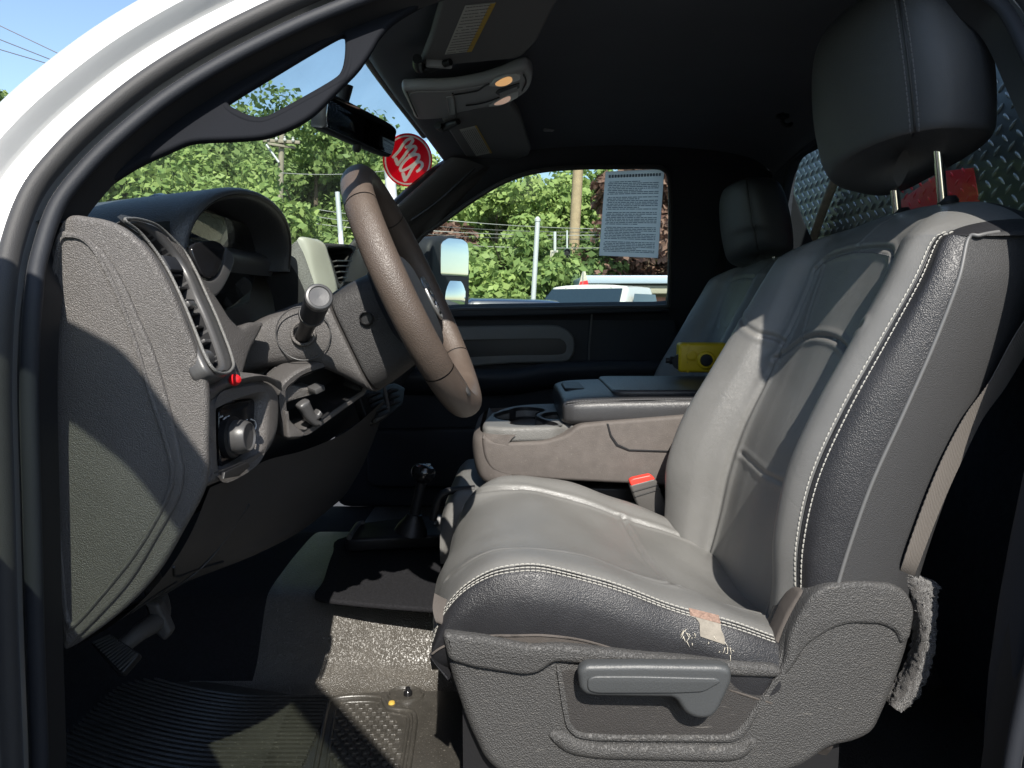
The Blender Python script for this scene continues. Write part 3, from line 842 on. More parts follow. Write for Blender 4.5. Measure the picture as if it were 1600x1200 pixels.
# ledge between the pod and the vent
rows = []
for l, r in [((300, 600), (330, 605)), ]:
    pass
LG = [[PY(322, 606, .725), PY(345, 597, .76), PY(378, 588, .80), PY(405, 585, .85), PY(432, 592, .90)],
      [PY(318, 628, .722), PY(345, 612, .78), PY(380, 600, .84), PY(410, 596, .88), PY(436, 612, .915)]]
LG = [[tuple(q + Vector((-.06, 0, .006))) for q in LG[0]], [tuple(q) for q in LG[0]], [tuple(q + Vector((.004, 0, 0))) for q in LG[1]]]
grid('dash_ledge', dense(LG, 5, 4), M['dash'], dash)
lathe('indicator_lamp', [(.0065, 0), (.0065, .004), (.004, .008), (.001, .009)], PY(365, 594, .775), (.8, -.5, .2), M['red'], dash, seg=16)

# knee panel below: a large smooth skin with seams
def PXm(px, py, y): return tuple(PY(px, py, y))
KN = [[PXm(328, 762, .735), PXm(296, 838, .735), PXm(250, 908, .735), PXm(188, 968, .74), PXm(116, 1012, .75)],
      [PXm(372, 742, .85), PXm(330, 836, .85), PXm(286, 895, .84), PXm(236, 938, .83), PXm(170, 968, .83)],
      [PXm(420, 718, .95), PXm(392, 800, .96), PXm(352, 860, .95), PXm(300, 905, .93), PXm(240, 925, .93)],
      [PXm(480, 702, 1.10), PXm(462, 770, 1.1), PXm(430, 830, 1.1), PXm(392, 870, 1.06), PXm(330, 880, 1.06)],
      [PXm(545, 672, 1.28), PXm(530, 730, 1.28), PXm(505, 785, 1.28), PXm(470, 830, 1.26), PXm(410, 850, 1.25)],
      [PXm(600, 625, 1.42), PXm(590, 670, 1.45), PXm(560, 740, 1.48), PXm(520, 790, 1.45), PXm(450, 800, 1.45)]]
grid('knee_panel', dense(KN, 6, 6), M['knee'], dash)
def knee_at(u, v):
    A_ = dense(KN, 10, 10); return A_[int(u * (A_.shape[0] - 1)), int(v * (A_.shape[1] - 1))]
KA = dense(KN, 12, 12)
def kp(u, v, lift=.001):
    n_ = normals(KA)
    i, j = int(u * (KA.shape[0] - 1)), int(v * (KA.shape[1] - 1))
    nn = n_[i, j]
    if nn @ (np.array(CAM) - KA[i, j]) < 0: nn = -nn
    return Vector(KA[i, j] + nn * lift)
for k, line in enumerate(([(.02, .42), (.15, .5), (.3, .58), (.45, .64)], [(.38, .2), (.34, .5), (.3, .75), (.25, .97)], [(.02, .72), (.1, .66), (.22, .60)], [(.22, .60), (.2, .8), (.17, .98)])):
    tube('panel_seam', [kp(*p) for p in line], .0016, M['black'], dash, seg=6, n=5)

# storage tray and brake release handle between the pod and the column
TR = plane3(PY(440, 600, .92), PY(478, 690, .96), PY(570, 590, 1.02))
tray = plate('storage_tray', [(436, 604), (470, 576), (520, 560), (556, 560), (578, 600), (575, 616), (520, 655), (470, 688), (446, 690), (440, 650)], TR, .05, .008, M['dash_smooth'], dash,
             holes=[[(443, 612), (468, 590), (520, 570), (548, 572), (566, 600), (566, 610), (520, 642), (480, 672), (458, 674), (448, 650)]], smooth=False, r=.012)
ti = [[tuple(q - TR[3] * d) for q in on_plane([(443, 612), (468, 590), (520, 570), (548, 572), (566, 600), (566, 610), (520, 642), (480, 672), (458, 674), (448, 650)], TR)] for d in (0, .07)]
grid('tray_well', ti, M['black'], tray, closed_c=True, cap1=True, angle=20)
plate('tray_shelf', [(440, 604), (450, 598), (474, 606), (490, 604), (492, 612), (497, 608), (495, 612), (440, 634), (436, 620)], (TR[0] - TR[3] * .008, TR[1], TR[2], TR[3]), .03, .004, M['dash'], tray, smooth=False, r=.004)
MB().box(PN(494, 607, TR[0] + TR[3] * .004, TR[3]), (.016, .008, .02), frame_rot(TR[1], TR[2], TR[3]) @ Euler((0, 0, .35)).to_matrix(), bevel=.002).build('tray_catch', M['bezel'], tray)
plate('release_handle', [(470, 636), (484, 626), (488, 632), (496, 648), (502, 642), (506, 650), (500, 656), (506, 662), (496, 668), (484, 660), (476, 648)], (TR[0] + TR[3] * .012, TR[1], TR[2], TR[3]), .016, .005, M['bezel'], dash)
rows = [[PXm(440, 606, .91), PXm(448, 650, .93), PXm(446, 690, .92)], [PXm(452, 655, .94), PXm(458, 674, .95), PXm(460, 690, .95)]]
plate('tray_corner', [(446, 640), (456, 660), (478, 678), (474, 684), (450, 686)], (TR[0] + TR[3] * .006, TR[1], TR[2], TR[3]), .02, .004, M['dash'], tray, smooth=False, r=.004)

# lower dash edge beyond the column, and the pedals' dark back
# centre stack: pale bezel, vents
CS = plane3(PY(445, 400, 1.30), PY(500, 480, 1.33), PY(560, 420, 1.75))
CS = (PY(470, 420, 1.31), Vector((.10, 1, 0)).normalized(), Vector((-.35, 0, 1)).normalized(), None)
CS = (CS[0], CS[1], (CS[2] - CS[1] * CS[2].dot(CS[1])).normalized(), None)
CS = (CS[0], CS[1], CS[2], CS[1].cross(CS[2]))
rows = []
for (ox, oy), (ix, iy), (jx, jy) in [((447, 384), (470, 370), (494, 375)), ((445, 398), (478, 374), (506, 384)), ((452, 410), (486, 392), (512, 402)), ((466, 432), (492, 420), (520, 428)), ((478, 462), (500, 452), (528, 462)), ((484, 500), (505, 495), (534, 498))]:
    a, b, c_ = PY(ox, oy, 1.275), PY(ix, iy, 1.285), PY(jx, jy, 1.34)
    d = c_ + Vector((-.05, .02, -.01))
    rows.append([tuple(a + Vector((-.06, 0, 0))), tuple(a), tuple(a.lerp(b, .5) + Vector((.004, 0, 0))), tuple(b), tuple(b.lerp(c_, .6) + Vector((.006, 0, .0))), tuple(c_), tuple(d)])
grid('stack_trim', dense(rows, 5, 5), [M['stack'], M['tray'], M['black']], dash, mfun=lambda i, j: 2 if j < 5 else (1 if j < 11 else 0))
sv = thing_v = None
SV = plane3(PY(510, 385, 1.42), PY(530, 470, 1.42), PY(556, 388, 1.62))
vo = [(506, 384), (520, 380), (556, 384), (552, 400), (546, 420), (540, 440), (532, 452), (524, 440), (516, 412)]
vi = [(512, 390), (522, 387), (550, 389), (545, 404), (540, 422), (536, 436), (532, 442), (528, 436), (520, 410)]
sv = plate('air_vent', vo, SV, .02, .004, M['dash_smooth'], dash, holes=[vi])
grid('vent_duct', [[tuple(q - SV[3] * d) for q in on_plane(cr(vi, 3, True), SV)] for d in (0, .06)], M['black'], sv, closed_c=True, cap1=True)
for l, r in [((519, 409), (544, 409)), ((521, 417), (541, 417)), ((524, 426), (539, 426)), ((528, 435), (536, 435))]:
    a, b = PN(*l, SV[0] - SV[3] * .006, SV[3]), PN(*r, SV[0] - SV[3] * .006, SV[3])
    e1 = (b - a).normalized(); e3 = (SV[3] - e1 * SV[3].dot(e1)).normalized()
    MB().box((a + b) / 2, ((b - a).length, .003, .02), frame_rot(e1, e3.cross(e1), e3), bevel=.0008).build('slat', M['bezel'], sv)
rows = []
for (ax, ay), (bx, by) in [((566, 390), (590, 384)), ((556, 402), (586, 400)), ((548, 420), (584, 418)), ((541, 440), (580, 436))]:
    a, b = PY(ax, ay, 1.62), PY(bx, by, 1.68)
    rows.append([tuple(a + Vector((-.05, 0, 0))), tuple(a), tuple(a.lerp(b, .5) + Vector((.01, -.01, 0))), tuple(b), tuple(b + Vector((-.05, .03, 0)))])
grid('stack_trim', dense(rows, 4, 4), M['stack'], dash)
# switch stack low on the centre, seen under the wheel
SW = plane3(PY(565, 620, 1.40), PY(590, 660, 1.40), PY(630, 600, 1.55))
sw = plate('switch_bank', [(562, 620), (580, 604), (618, 598), (634, 606), (630, 632), (600, 656), (582, 664), (572, 650)], SW, .02, .004, M['black'], dash, smooth=False, r=.006)
for k in range(5):
    a = PN(574 + k * 3.5, 618 + k * 8.2, SW[0] + SW[3] * .006, SW[3]); b = PN(592 + k * 3, 612 + k * 8, SW[0] + SW[3] * .006, SW[3])
    e1 = (b - a).normalized(); e3 = (SW[3] - e1 * SW[3].dot(e1)).normalized()
    MB().box((a + b) / 2, ((b - a).length, .009, .012), frame_rot(e1, e3.cross(e1), e3), bevel=.002).build('rocker_button', M['trim_dark'], sw)
tube('switch_trim', [q + SW[3] * .006 for q in on_plane([(596, 600), (600, 622), (603, 640), (598, 650), (582, 660)], SW)], .004, M['dash_smooth'], sw, seg=8)
for k in range(3):
    a = PN(614 + k * 2, 610 + k * 9, SW[0] + SW[3] * .008, SW[3])
    MB().box(a, (.03, .008, .012), frame_rot(SW[1], SW[2], SW[3]), bevel=.002).build('rocker_button', M['trim_dark'], sw)

# ------------------------------------------------------------------ steering column and stalk
WC = PY(650, 459, 1.05)                       # centre of the steering wheel
WN = Vector((.908, 0, .418)); WU = Vector((-.418, 0, .908)); WW = Vector((0, 1, 0))
M['column_shaded'] = mat('column_plastic_shaded', (.024, .023, .023), .55, .4, grain=('cell', 700, .0004), var=.06)  # shroud plastic with the steering wheel's shade put into its colour
colm = thing('steering_column', 'grey steering column shroud with turn signal stalk, behind the wheel', 'steering column', WC - WN * .2)
def shroud(name, secs, m):
    rows = []
    for t, hw, u0, u1, p in secs:
        c = WC - WN * t; uc = (u0 + u1) / 2; hu = (u1 - u0) / 2
        row = []
        for k in range(28):
            a = 2 * math.pi * k / 28
            ca, sa = math.cos(a), math.sin(a)
            row.append(tuple(c + WW * (hw * math.copysign(abs(ca) ** p, ca)) + WU * (uc + hu * math.copysign(abs(sa) ** p, sa))))
        rows.append(row)
    return grid(name, dense(rows, 4, 1, closed_c=True), m, colm, closed_c=True, cap0=True, cap1=True, angle=30)
shroud('rear_shroud', [(.012, .06, -.075, .03, .45), (.016, .078, -.09, .045, .45), (.04, .079, -.092, .05, .42), (.075, .083, -.100, .05, .42), (.098, .085, -.104, .048, .42), (.102, .083, -.100, .045, .42)], M['column_shaded'])
shroud('column_shroud', [(.104, .080, -.098, .042, .45), (.108, .088, -.104, .050, .42), (.135, .0905, -.068, .053, .42), (.165, .092, -.036, .055, .42), (.20, .096, -.020, .056, .42), (.25, .10, -.008, .050, .42), (.34, .104, .0, .042, .42)], M['dash_smooth'])
# bosses and joints on the shroud's near side
SY = 1.05 - .0955
SHF = plane3(PY(478, 520, SY), PY(420, 560, SY - .003), PY(500, 580, SY + .001))
def ringpts(cx, cy, r_, fr, n=40, lift=0.0):
    c = PN(cx, cy, fr[0], fr[3])
    return [c + fr[1] * r_ * math.cos(2 * math.pi * k / n) + fr[2] * r_ * math.sin(2 * math.pi * k / n) + fr[3] * lift for k in range(n)]
for rr, rad, mt in ((.036, .0009, 'bezel'), (.0150, .0022, 'dash')):
    tube('stalk_collar', ringpts(474, 521, rr, SHF, lift=.001), rad, M[mt], colm, closed=True, smooth_path=False, seg=8)
sb = PN(474, 523, SHF[0], SHF[3]); st = PY(499, 463, .825)
sd = (st - sb).normalized()
stalk = lathe('signal_stalk', [(.010, -.01), (.0095, .012), (.0105, .045), (.0118, .070), (.0120, .078)], sb, sd, M['black'], colm, seg=24)
L_ = (st - sb).length
lathe('stalk_sleeve', [(.0125, .079), (.0148, .082), (.0152, L_ - .03), (.0150, L_ - .012)], sb, sd, M['trim_dark'], stalk, seg=28)
lathe('stalk_ring', [(.0155, .080), (.0162, .083), (.0155, .087)], sb, sd, M['bezel'], stalk, seg=28)
lathe('stalk_tip', [(.0150, L_ - .012), (.0160, L_ - .010), (.0162, L_ - .002), (.0148, L_), (.0125, L_ + .0006), (.0115, L_ - .0008), (0, L_ - .0014)], sb, sd, M['bezel'], stalk, seg=32)
# screw hole in the rear shroud
SY2 = 1.05 - .0855
hc = PY(572, 497, SY2 - .002)
lathe('screw_recess', [(.009, -.003), (.0095, .001), (.008, .002), (.007, -.004), (0, -.006)], hc, (0, -1, 0), M['black'], colm, seg=20)

# ------------------------------------------------------------------ steering wheel
sw_ = thing('steering_wheel', 'worn brown leather steering wheel with black hub, seen edge on', 'steering wheel', WC - Vector((0, 0, .19)))
RW_, r1, r2 = .179, .0215, .0182
def rim(a0, a1, ext=0.0, n=60):
    rows = []
    for k in range(n + 1):
        a = a0 + (a1 - a0) * k / n
        e = WU * math.cos(a) - WW * math.sin(a)         # a = 0 at the top, 90 degrees at the driver's door side
        row = []
        for j in range(20):
            b = 2 * math.pi * j / 20
            row.append(tuple(WC + e * (RW_ + (r2 + ext) * math.cos(b)) + WN * ((r1 + ext) * math.sin(b))))
        rows.append(row)
    return np.array(rows)
D_ = math.pi / 180
for a0, a1, m_ in ((-42, 48, 'wheel'), (48, 128, 'wheel_perf'), (128, 232, 'wheel'), (232, 318, 'wheel_perf')):
    grid('rim_section', rim(a0 * D_ + .006, a1 * D_ - .006), M[m_], sw_, closed_c=True, angle=80)
for a in (48, 128, 232, 318):
    MB().grid(rim((a - .6) * D_, (a + .6) * D_, -.0012, 2), True).build('rim_joint', M['black'], sw_)
# hub cover
rows = []
for h_, s_, f_ in [(-.045, .70, .0), (-.03, .85, 0), (-.012, .98, 0), (0.0, 1.0, 0), (.010, .95, 0), (.017, .80, 0), (.021, .5, 0), (.022, .12, 0)]:
    row = []
    for k in range(32):
        a = 2 * math.pi * k / 32
        ca, sa = math.cos(a), math.sin(a)
        row.append(tuple(WC + WN * (h_ - .012) + WW * (.095 * s_ * math.copysign(abs(ca) ** .6, ca)) + WU * (-.012 + .080 * s_ * math.copysign(abs(sa) ** .6, sa))))
    rows.append(row)
grid('hub_cover', dense(rows, 3, 1), M['trim_dark'], sw_, closed_c=True, cap0=True, cap1=True, angle=60)
for sgn in (-1, 1):
    rows = []
    for f_, hu, h_ in [(.075, .045, -.015), (.11, .038, -.010), (.145, .034, -.006), (.178, .040, -.004)]:
        c = WC + WW * sgn * f_ - WU * .008 + WN * h_
        rows.append([tuple(c + WU * hu * math.cos(t) + WN * .012 * math.sin(t)) for t in [2 * math.pi * k / 16 for k in range(16)]])
    s_ = grid('spoke', dense(rows, 4, 2, closed_c=True), M['gloss_black'], sw_, closed_c=True)
    for k in (-1, 0, 1):
        MB().box(WC + WW * sgn * .128 + WU * (-.008 + k * .02) + WN * .005, (.03, .014, .010), frame_rot(WW, WU, WN), bevel=.003).build('spoke_button', M['bezel'], s_)
    tube('spoke_trim', [WC + WW * sgn * .128 + WU * (-.008) + WN * .006 + WW * (.030 * math.cos(t)) + WU * (.036 * math.sin(t)) for t in [2 * math.pi * k / 24 for k in range(24)]], .0028, M['silver'], s_, closed=True, seg=8, smooth_path=False)
for sgn in (-1, 1):
    rows = []
    for f_, w_, h_ in [(.06, .020, -.018), (.10, .016, -.012), (.14, .014, -.007), (.178, .018, -.003)]:
        c = WC - WU * f_ + WW * sgn * (.02 + f_ * .22) + WN * h_
        rows.append([tuple(c + WW * w_ * math.cos(t) + WN * .011 * math.sin(t)) for t in [2 * math.pi * k / 14 for k in range(14)]])
    grid('spoke', dense(rows, 4, 2, closed_c=True), M['gloss_black'], sw_, closed_c=True)
# worn bright spot of trim on the lowest section
lathe('rim_emblem', [(.011, -.001), (.011, .0015), (.009, .0025), (0, .0028)], WC + (WU * math.cos(146 * D_) - WW * math.sin(146 * D_)) * (RW_ + .002) + WN * .0185, WN, M['bezel'], sw_, seg=20)
# ------------------------------------------------------------------ seats
def seg_dist(P, Q):
    """distance of points P (n,2) to the polyline Q"""
    best = np.full(len(P), 1e9)
    Q = np.asarray(Q, float)
    for a, b in zip(Q[:-1], Q[1:]):
        d = b - a
        t = np.clip(((P - a) @ d) / max(d @ d, 1e-12), 0, 1)
        best = np.minimum(best, np.linalg.norm(P - (a + t[:, None] * d), axis=1))
    return best
def groove(A, UV, lines, depth, w, sgn):
    n = normals(A) * sgn
    P = UV.reshape(-1, 2)
    d = np.zeros(len(P))
    for L_, k in lines:
        q = seg_dist(P, cr(L_, 5))
        d += -depth * k * np.exp(-(q / w) ** 2) + depth * .5 * k * np.exp(-((q - w * 2.6) / (w * 1.6)) ** 2)
    return A + n * d.reshape(A.shape[0], A.shape[1], 1)

def lookup(A, UV, u, v):
    """3-D point and normal of the surface where its plan coordinates are (u, v)"""
    d = (UV[..., 0] - u) ** 2 + (UV[..., 1] - v) ** 2
    i, j = np.unravel_index(np.argmin(d), d.shape)
    return A[i, j], (i, j)

def stitch_mesh(path, nrm, pitch, length, rad, mb):
    P = np.asarray(path)
    s = np.r_[0, np.cumsum(np.linalg.norm(np.diff(P, axis=0), axis=1))]
    t = 0.0
    while t + length < s[-1]:
        a = np.array([np.interp(t, s, P[:, k]) for k in range(3)]); b = np.array([np.interp(t + length, s, P[:, k]) for k in range(3)])
        na = np.array([np.interp(t, s, nrm[:, k]) for k in range(3)])
        m_ = (a + b) / 2 + na * rad * .9
        mb.tube([a - na * rad * .3, a * .7 + b * .3 + na * rad * .7, a * .3 + b * .7 + na * rad * .7, b - na * rad * .3], rad, seg=5, smooth_path=False)
        t += pitch

# backrest control grid ------------------------------------------------------
def backrest_ctrl(dx, yc):
    zs = [-.46, -.41, -.35, -.28, -.20, -.12, -.04, .03, .075]
    bul = [.05, .06, .075, .090, .088, .075, .060, .045, .036]
    nbul = [.018, .026, .040, .058, .068, .068, .058, .045, .036]
    rows = []
    for z, fb, b in zip(zs, bul, nbul):
        xc = .345 + (z + .42) * .318 - .012 * math.exp(-((z + .22) / .12) ** 2)
        k = 1.0
        if z > 0: k = 1 - .25 * (z / .1) ** 2 * .35
        sec = [(-.15, -.135), (-.225, -.12), (-.252, -.088), (-.262, -.048), (-.262, -.004), (-.252, b * .45), (-.236, b - .018), (-.214, b - .002), (-.192, b - .003), (-.162, b * .60), (-.135, b * .12), (-.07, .003), (0, .006)]
        q_ = fb / b
        sec = sec + [(-y, (f * q_ if f > .01 and abs(y) > .13 else f) + (.012 if abs(y) > .15 else 0)) for y, f in sec[-2::-1]]
        rows.append([(xc - f + dx, yc + y * k, ZC + z - .0 * abs(y)) for y, f in sec])
    z0 = .075
    xc0 = .345 + (z0 + .42) * .318
    b = .036
    for t in (.22, .45, .68, .88, 1.0):
        a = t * math.pi / 2
        zz = z0 + .066 * math.sin(a)
        kk = 1 - math.cos(a)
        row = []
        for y, f in sec0(b):
            f2 = f + (-.075 - f) * kk
            yk = .968 - .07 * t * t
            drop = .055 * (abs(y) / .262) ** 3.2 * math.sin(a)
            row.append((xc0 + (zz - z0) * .25 - f2 + dx, yc + y * yk, ZC + zz - drop))
        rows.append(row)
    return rows
def sec0(b):
    sec = [(-.15, -.135), (-.225, -.12), (-.252, -.088), (-.262, -.048), (-.262, -.004), (-.252, b * .45), (-.236, b - .018), (-.214, b - .002), (-.192, b - .003), (-.162, b * .60), (-.135, b * .12), (-.07, .003), (0, .006)]
    return sec + [(-y, f + (.012 if abs(y) > .15 else 0)) for y, f in sec[-2::-1]]

def build_seat(name, label, yc, dx, driver):
    seat = thing(name, label, 'car seat', V(.2 + dx, yc, -.70), None)
    NR, NC = (26, 22) if driver else (8, 6)
    A = dense(backrest_ctrl(dx, yc), NR, NC)
    UV = np.stack([A[..., 1] - yc, A[..., 2] - ZC], -1)
    # rear half of the grid must not pick up the seams of the front
    cols = np.arange(A.shape[1]) / NC
    front = (cols > 5) & (cols < 19)
    UV[:, ~front, :] = 9
    ar = [(-.135, -.085), (-.07, -.052), (0, -.042), (.07, -.052), (.135, -.085)]
    lines = [([(-.137, -.46), (-.140, -.25), (-.132, -.085), (-.126, -.02), (-.120, .06)], 1.0), ([(.137, -.46), (.14, -.25), (.132, -.085), (.126, -.02), (.12, .06)], 1.0),
             (ar, 1.3), ([(-.118, .062), (-.09, .078), (0, .083), (.09, .078), (.118, .062)], 1.0), ([(-.2, -.02), (-.128, -.05)], .7), ([(.225, -.01), (.128, -.06)], .8), ([(-.125, -.245), (.0, -.25), (.125, -.245)], .8),
             ([(-.01, .084), (-.02, .11), (-.02, .135)], .5), ([(.07, -.05), (.085, .0), (.09, .076)], .5)]
    sgn = 1
    n0 = normals(A)
    if n0[A.shape[0] // 3, A.shape[1] // 2] @ np.array((1, 0, 0)) > 0: sgn = -1
    A2 = groove(A, UV, lines, .0032, .0028, sgn)
    N2 = normals(A2) * sgn
    lo, hi = 4, 20
    def mf(i, j):
        c = j / NC
        if c < lo or c >= hi: return 1
        if c < 6 or c >= 18: return 2
        return 0
    grid('backrest', A2, [M['leather'], M['vinyl_side'], M['leather_dark']], seat, mfun=mf, cap0=True, angle=75)
    # close the back
    back = A2[:, [0, -1]]
    rows = np.stack([A2[:, 0], (A2[:, 0] + A2[:, -1]) / 2 + np.array((.012, 0, 0)), A2[:, -1]], 1)
    grid('back_panel', dense(rows, 1, 5), M['vinyl_side'], seat)
    # piping on both sides and twin stitched seams
    top = int(NR * 9.4)
    for c in (4, 20):
        tube('piping', [A2[i, c * NC] for i in range(3, top + NR, max(1, NR // 7))], .0024, M['piping'], seat, seg=8, n=1)
    for c0, offs in ((6, (-.20, .17)), (18, (-.17, .20))) if driver else ():
        for o_ in offs:
            mb = MB()
            c = (c0 + o_) * NC
            j = int(math.floor(c)); w = c - j
            pth = A2[:top, j] * (1 - w) + A2[:top, j + 1] * w
            stitch_mesh(pth[6:], (N2[:top, j])[6:], .0062, .0046, .0008, mb)
            mb.build('stitching', M['thread'], seat)
    if driver:
        mb = MB()
        for u0, u1, vv in ((-.112, .112, .0),):
            pts = [lookup(A2, UV, u, .073 + .0045 - .013 * (abs(u) / .112) ** 2) for u in np.linspace(u0, u1, 60)]
            stitch_mesh([p[0] for p in pts], np.array([N2[p[1]] for p in pts]), .006, .0042, .0007, mb)
        mb.build('panel_stitching', M['thread_dark'], seat)
        mb = MB()
        for sg in (-1,):
            pts = [lookup(A2, UV, sg * (.127 - .008 * (z + .02) / .08), z) for z in np.linspace(-.03, .06, 40)]
            stitch_mesh([p[0] for p in pts], np.array([N2[p[1]] for p in pts]), .006, .0042, .0007, mb)
        mb.build('panel_stitching', M['thread_dark'], seat)
    # dark seam line between the bolster leather and the side
    for c in (6, 18):
        tube('bolster_seam', [A2[i, c * NC] for i in range(0, top, max(1, NR // 7))], .0010, M['black'], seat, seg=6, n=1)

    # cushion --------------------------------------------------------------
    xs = [.385, .35, .31, .25, .18, .10, .04, .0]
    zst = np.interp
    def zs_(x): return float(np.interp(x, [-.1, -.03, .03, .108, .2, .296, .40, .47], [-.324, -.310, -.305, -.322, -.355, -.388, -.42, -.44]))
    csec = [(-.235, -.13), (-.252, -.105), (-.262, -.07), (-.2635, -.035), (-.256, -.010), (-.247, .001), (-.225, .008), (-.18, .004), (-.12, -.012), (0, -.020), (.115, -.018), (.160, -.014), (.200, .004), (.235, -.003), (.258, -.03), (.262, -.06), (.245, -.12)]
    rows = []
    for x in xs:
        rows.append([(x + dx, yc + y, ZC + zs_(x) + dz) for y, dz in csec])
    for t in (.2, .42, .64, .84, 1.0):
        a = t * math.pi / 2
        kk = 1 - math.cos(a)
        rows.append([(-.095 * math.sin(a) + dx - .012 * (1 - (y / .26) ** 2) * math.sin(a), yc + y * (1 - .035 * t * t), ZC + zs_(-.05 * math.sin(a)) + dz + (-.085 - dz) * kk * (1 if dz > -.085 else .4) - .012 * kk) for y, dz in csec])
    rows.append([(-.075 + dx, yc + y * .95, ZC + zs_(-.05) - .125) for y, dz in csec])
    CR_, CC_ = (22, 18) if driver else (8, 6)
    C = dense(rows, CR_, CC_)
    UVc = np.stack([C[..., 1] - yc, C[..., 0] - dx], -1)
    ccols = np.arange(C.shape[1]) / CC_
    UVc[:, (ccols < 4.6) | (ccols > 13.4), :] = 9
    UVc[CR_ * 11:, :, :] = 9
    clines = [([(-.178, .47), (-.18, .3), (-.184, .1), (-.19, .0), (-.175, -.06), (-.14, -.085)], .55), ([(.165, .47), (.163, .3), (.165, .1), (.17, .0), (.185, -.05), (.21, -.075)], 1.0), ([(-.178, .205), (0, .2), (.162, .195)], 1.0)]
    sg2 = 1 if normals(C)[CR_ * 2, C.shape[1] // 2][2] > 0 else -1
    C2 = groove(C, UVc, clines, .0036, .0030, sg2)
    NCc = normals(C2) * sg2
    # soft dents of use
    wob = .0022 * np.sin(C2[..., 0] * 23 + 1) * np.sin((C2[..., 1] - yc) * 19) + .0014 * np.sin(C2[..., 0] * 51 + 2.0 + (C2[..., 1]) * 30)
    C2 = C2 + NCc * wob[..., None]
    def mfc(i, j):
        c = j / CC_
        if c < 2.0 and i < CR_ * 9: return 2
        if c < 4 and i > CR_ * 8: return 1
        if c < 5 or c >= 15: return 1
        return 0
    grid('seat_cushion', C2, [M['leather'], M['leather_dark'], M['skirt']], seat, mfun=mfc, angle=75)
    if driver:
        for o_ in (-.26, -.02, .26):
            mb = MB()
            c = (5 + o_) * CC_; j = int(math.floor(c)); w = c - j
            pth = C2[:, j] * (1 - w) + C2[:, j + 1] * w
            stitch_mesh(pth[CR_ * 2:CR_ * 11 + CR_ // 2], NCc[CR_ * 2:CR_ * 11 + CR_ // 2, j], .0062, .0047, .0007, mb)
            mb.build('stitching', M['thread'], seat)
        for o_ in (-.14, .12):
            c = (5 + o_) * CC_; j = int(math.floor(c)); w = c - j
            tube('cushion_seam', (C2[:, j] * (1 - w) + C2[:, j + 1] * w)[CR_ * 2:CR_ * 11 + CR_ // 2:2], .0010, M['black'], seat, seg=6, n=1)
        # pale seam highlights of the insert
        tube('piping', C2[CR_ * 1:CR_ * 12:2, int(2.0 * CC_)], .0016, M['skirt'], seat, seg=6, n=1)
    # frame below
    rows = []
    for x, z0, z1 in [(-.06, -.39, -.63), (.1, -.40, -.66), (.30, -.46, -.66), (.40, -.48, -.66)]:
        rows.append([(x + dx, yc - .235, ZC + z1), (x + dx, yc - .235, ZC + z0), (x + dx, yc + .235, ZC + z0), (x + dx, yc + .235, ZC + z1)])
    grid('seat_frame', np.array(rows), M['black'], seat, cap0=False, angle=20)

    # headrest ---------------------------------------------------------------
    hy = yc - .035 if driver else yc - .01
    hd = seat
    rows = []
    zz = [.192, .193, .197, .212, .24, .28, .32, .36, .388, .402, .408, .409]
    ss = [.10, .55, .86, .985, 1.03, 1.05, 1.03, .97, .86, .70, .40, .08]
    for z, s in zip(zz, ss):
        xc = .545 - .18 * (z - .18) + dx
        z = z - (0 if driver else .065)
        ax, ay = .060 * s, .150 * s
        row = []
        for k in range(48):
            a = 2 * math.pi * k / 48
            ca, sa = math.cos(a), math.sin(a)
            fx = math.copysign(abs(ca) ** .62, ca); fy = math.copysign(abs(sa) ** .55, sa)
            row.append((xc + ax * fx + .012 * (1 - (fy) ** 2) * (-1 if ca < 0 else .0) * s, hy + ay * fy, ZC + z + (-.016 * (fy) if z < .2 else 0) + (.03 * (-fx) * (1 if z < .2 else 0)) * .35))
        rows.append(row)
    H = dense(rows, 6, 3, closed_c=True)
    head = grid('headrest', H, M['head_leather'], hd, closed_c=True, cap0=True, cap1=True, angle=75)
    NH = normals(H, True)
    if (NH[30, 0] @ np.array((1, 0, 0))) < 0: NH = -NH
    # seam on the near front corner
    jc = int(48 * 3 * .632)
    for dj in (-1.6, 1.6):
        mb = MB()
        j = jc + dj
        j0 = int(math.floor(j)); w = j - j0
        pth = H[10:-6, j0] * (1 - w) + H[10:-6, j0 + 1] * w
        stitch_mesh(pth, NH[10:-6, j0], .0062, .0046, .0009, mb)
        mb.build('stitching', M['thread_dark'], head)
    tube('headrest_seam', [H[i, jc] for i in range(8, H.shape[0] - 4)], .0016, M['black'], head, seg=6, n=1)
    for yy in (hy - .056, hy + .056):
        lathe('post', [(.0062, .0), (.0062, .16)], V(.580 + dx, yy, .075 - (0 if driver else .05)), (-.16, 0, 1), M['chrome'], head, seg=16)
        lathe('post_guide', [(.012, 0), (.013, .004), (.010, .010), (.007, .011)], V(.577 + dx, yy, .135), (-.16, 0, 1), M['black'], seat, seg=18)
    return seat, A2, C2, NCc, CR_, CC_

ds, DA, DC, DN, DCR, DCC = build_seat('driver_seat', 'grey leather driver seat with charcoal bolsters and torn cushion edge, nearest the open door', 1.05, 0.0, True)
ps, PA_, PC_, PN_, _q1, _q2 = build_seat('passenger_seat', 'passenger seat in the shade beside the far door, beyond the centre console', 2.02, 0.15, False)

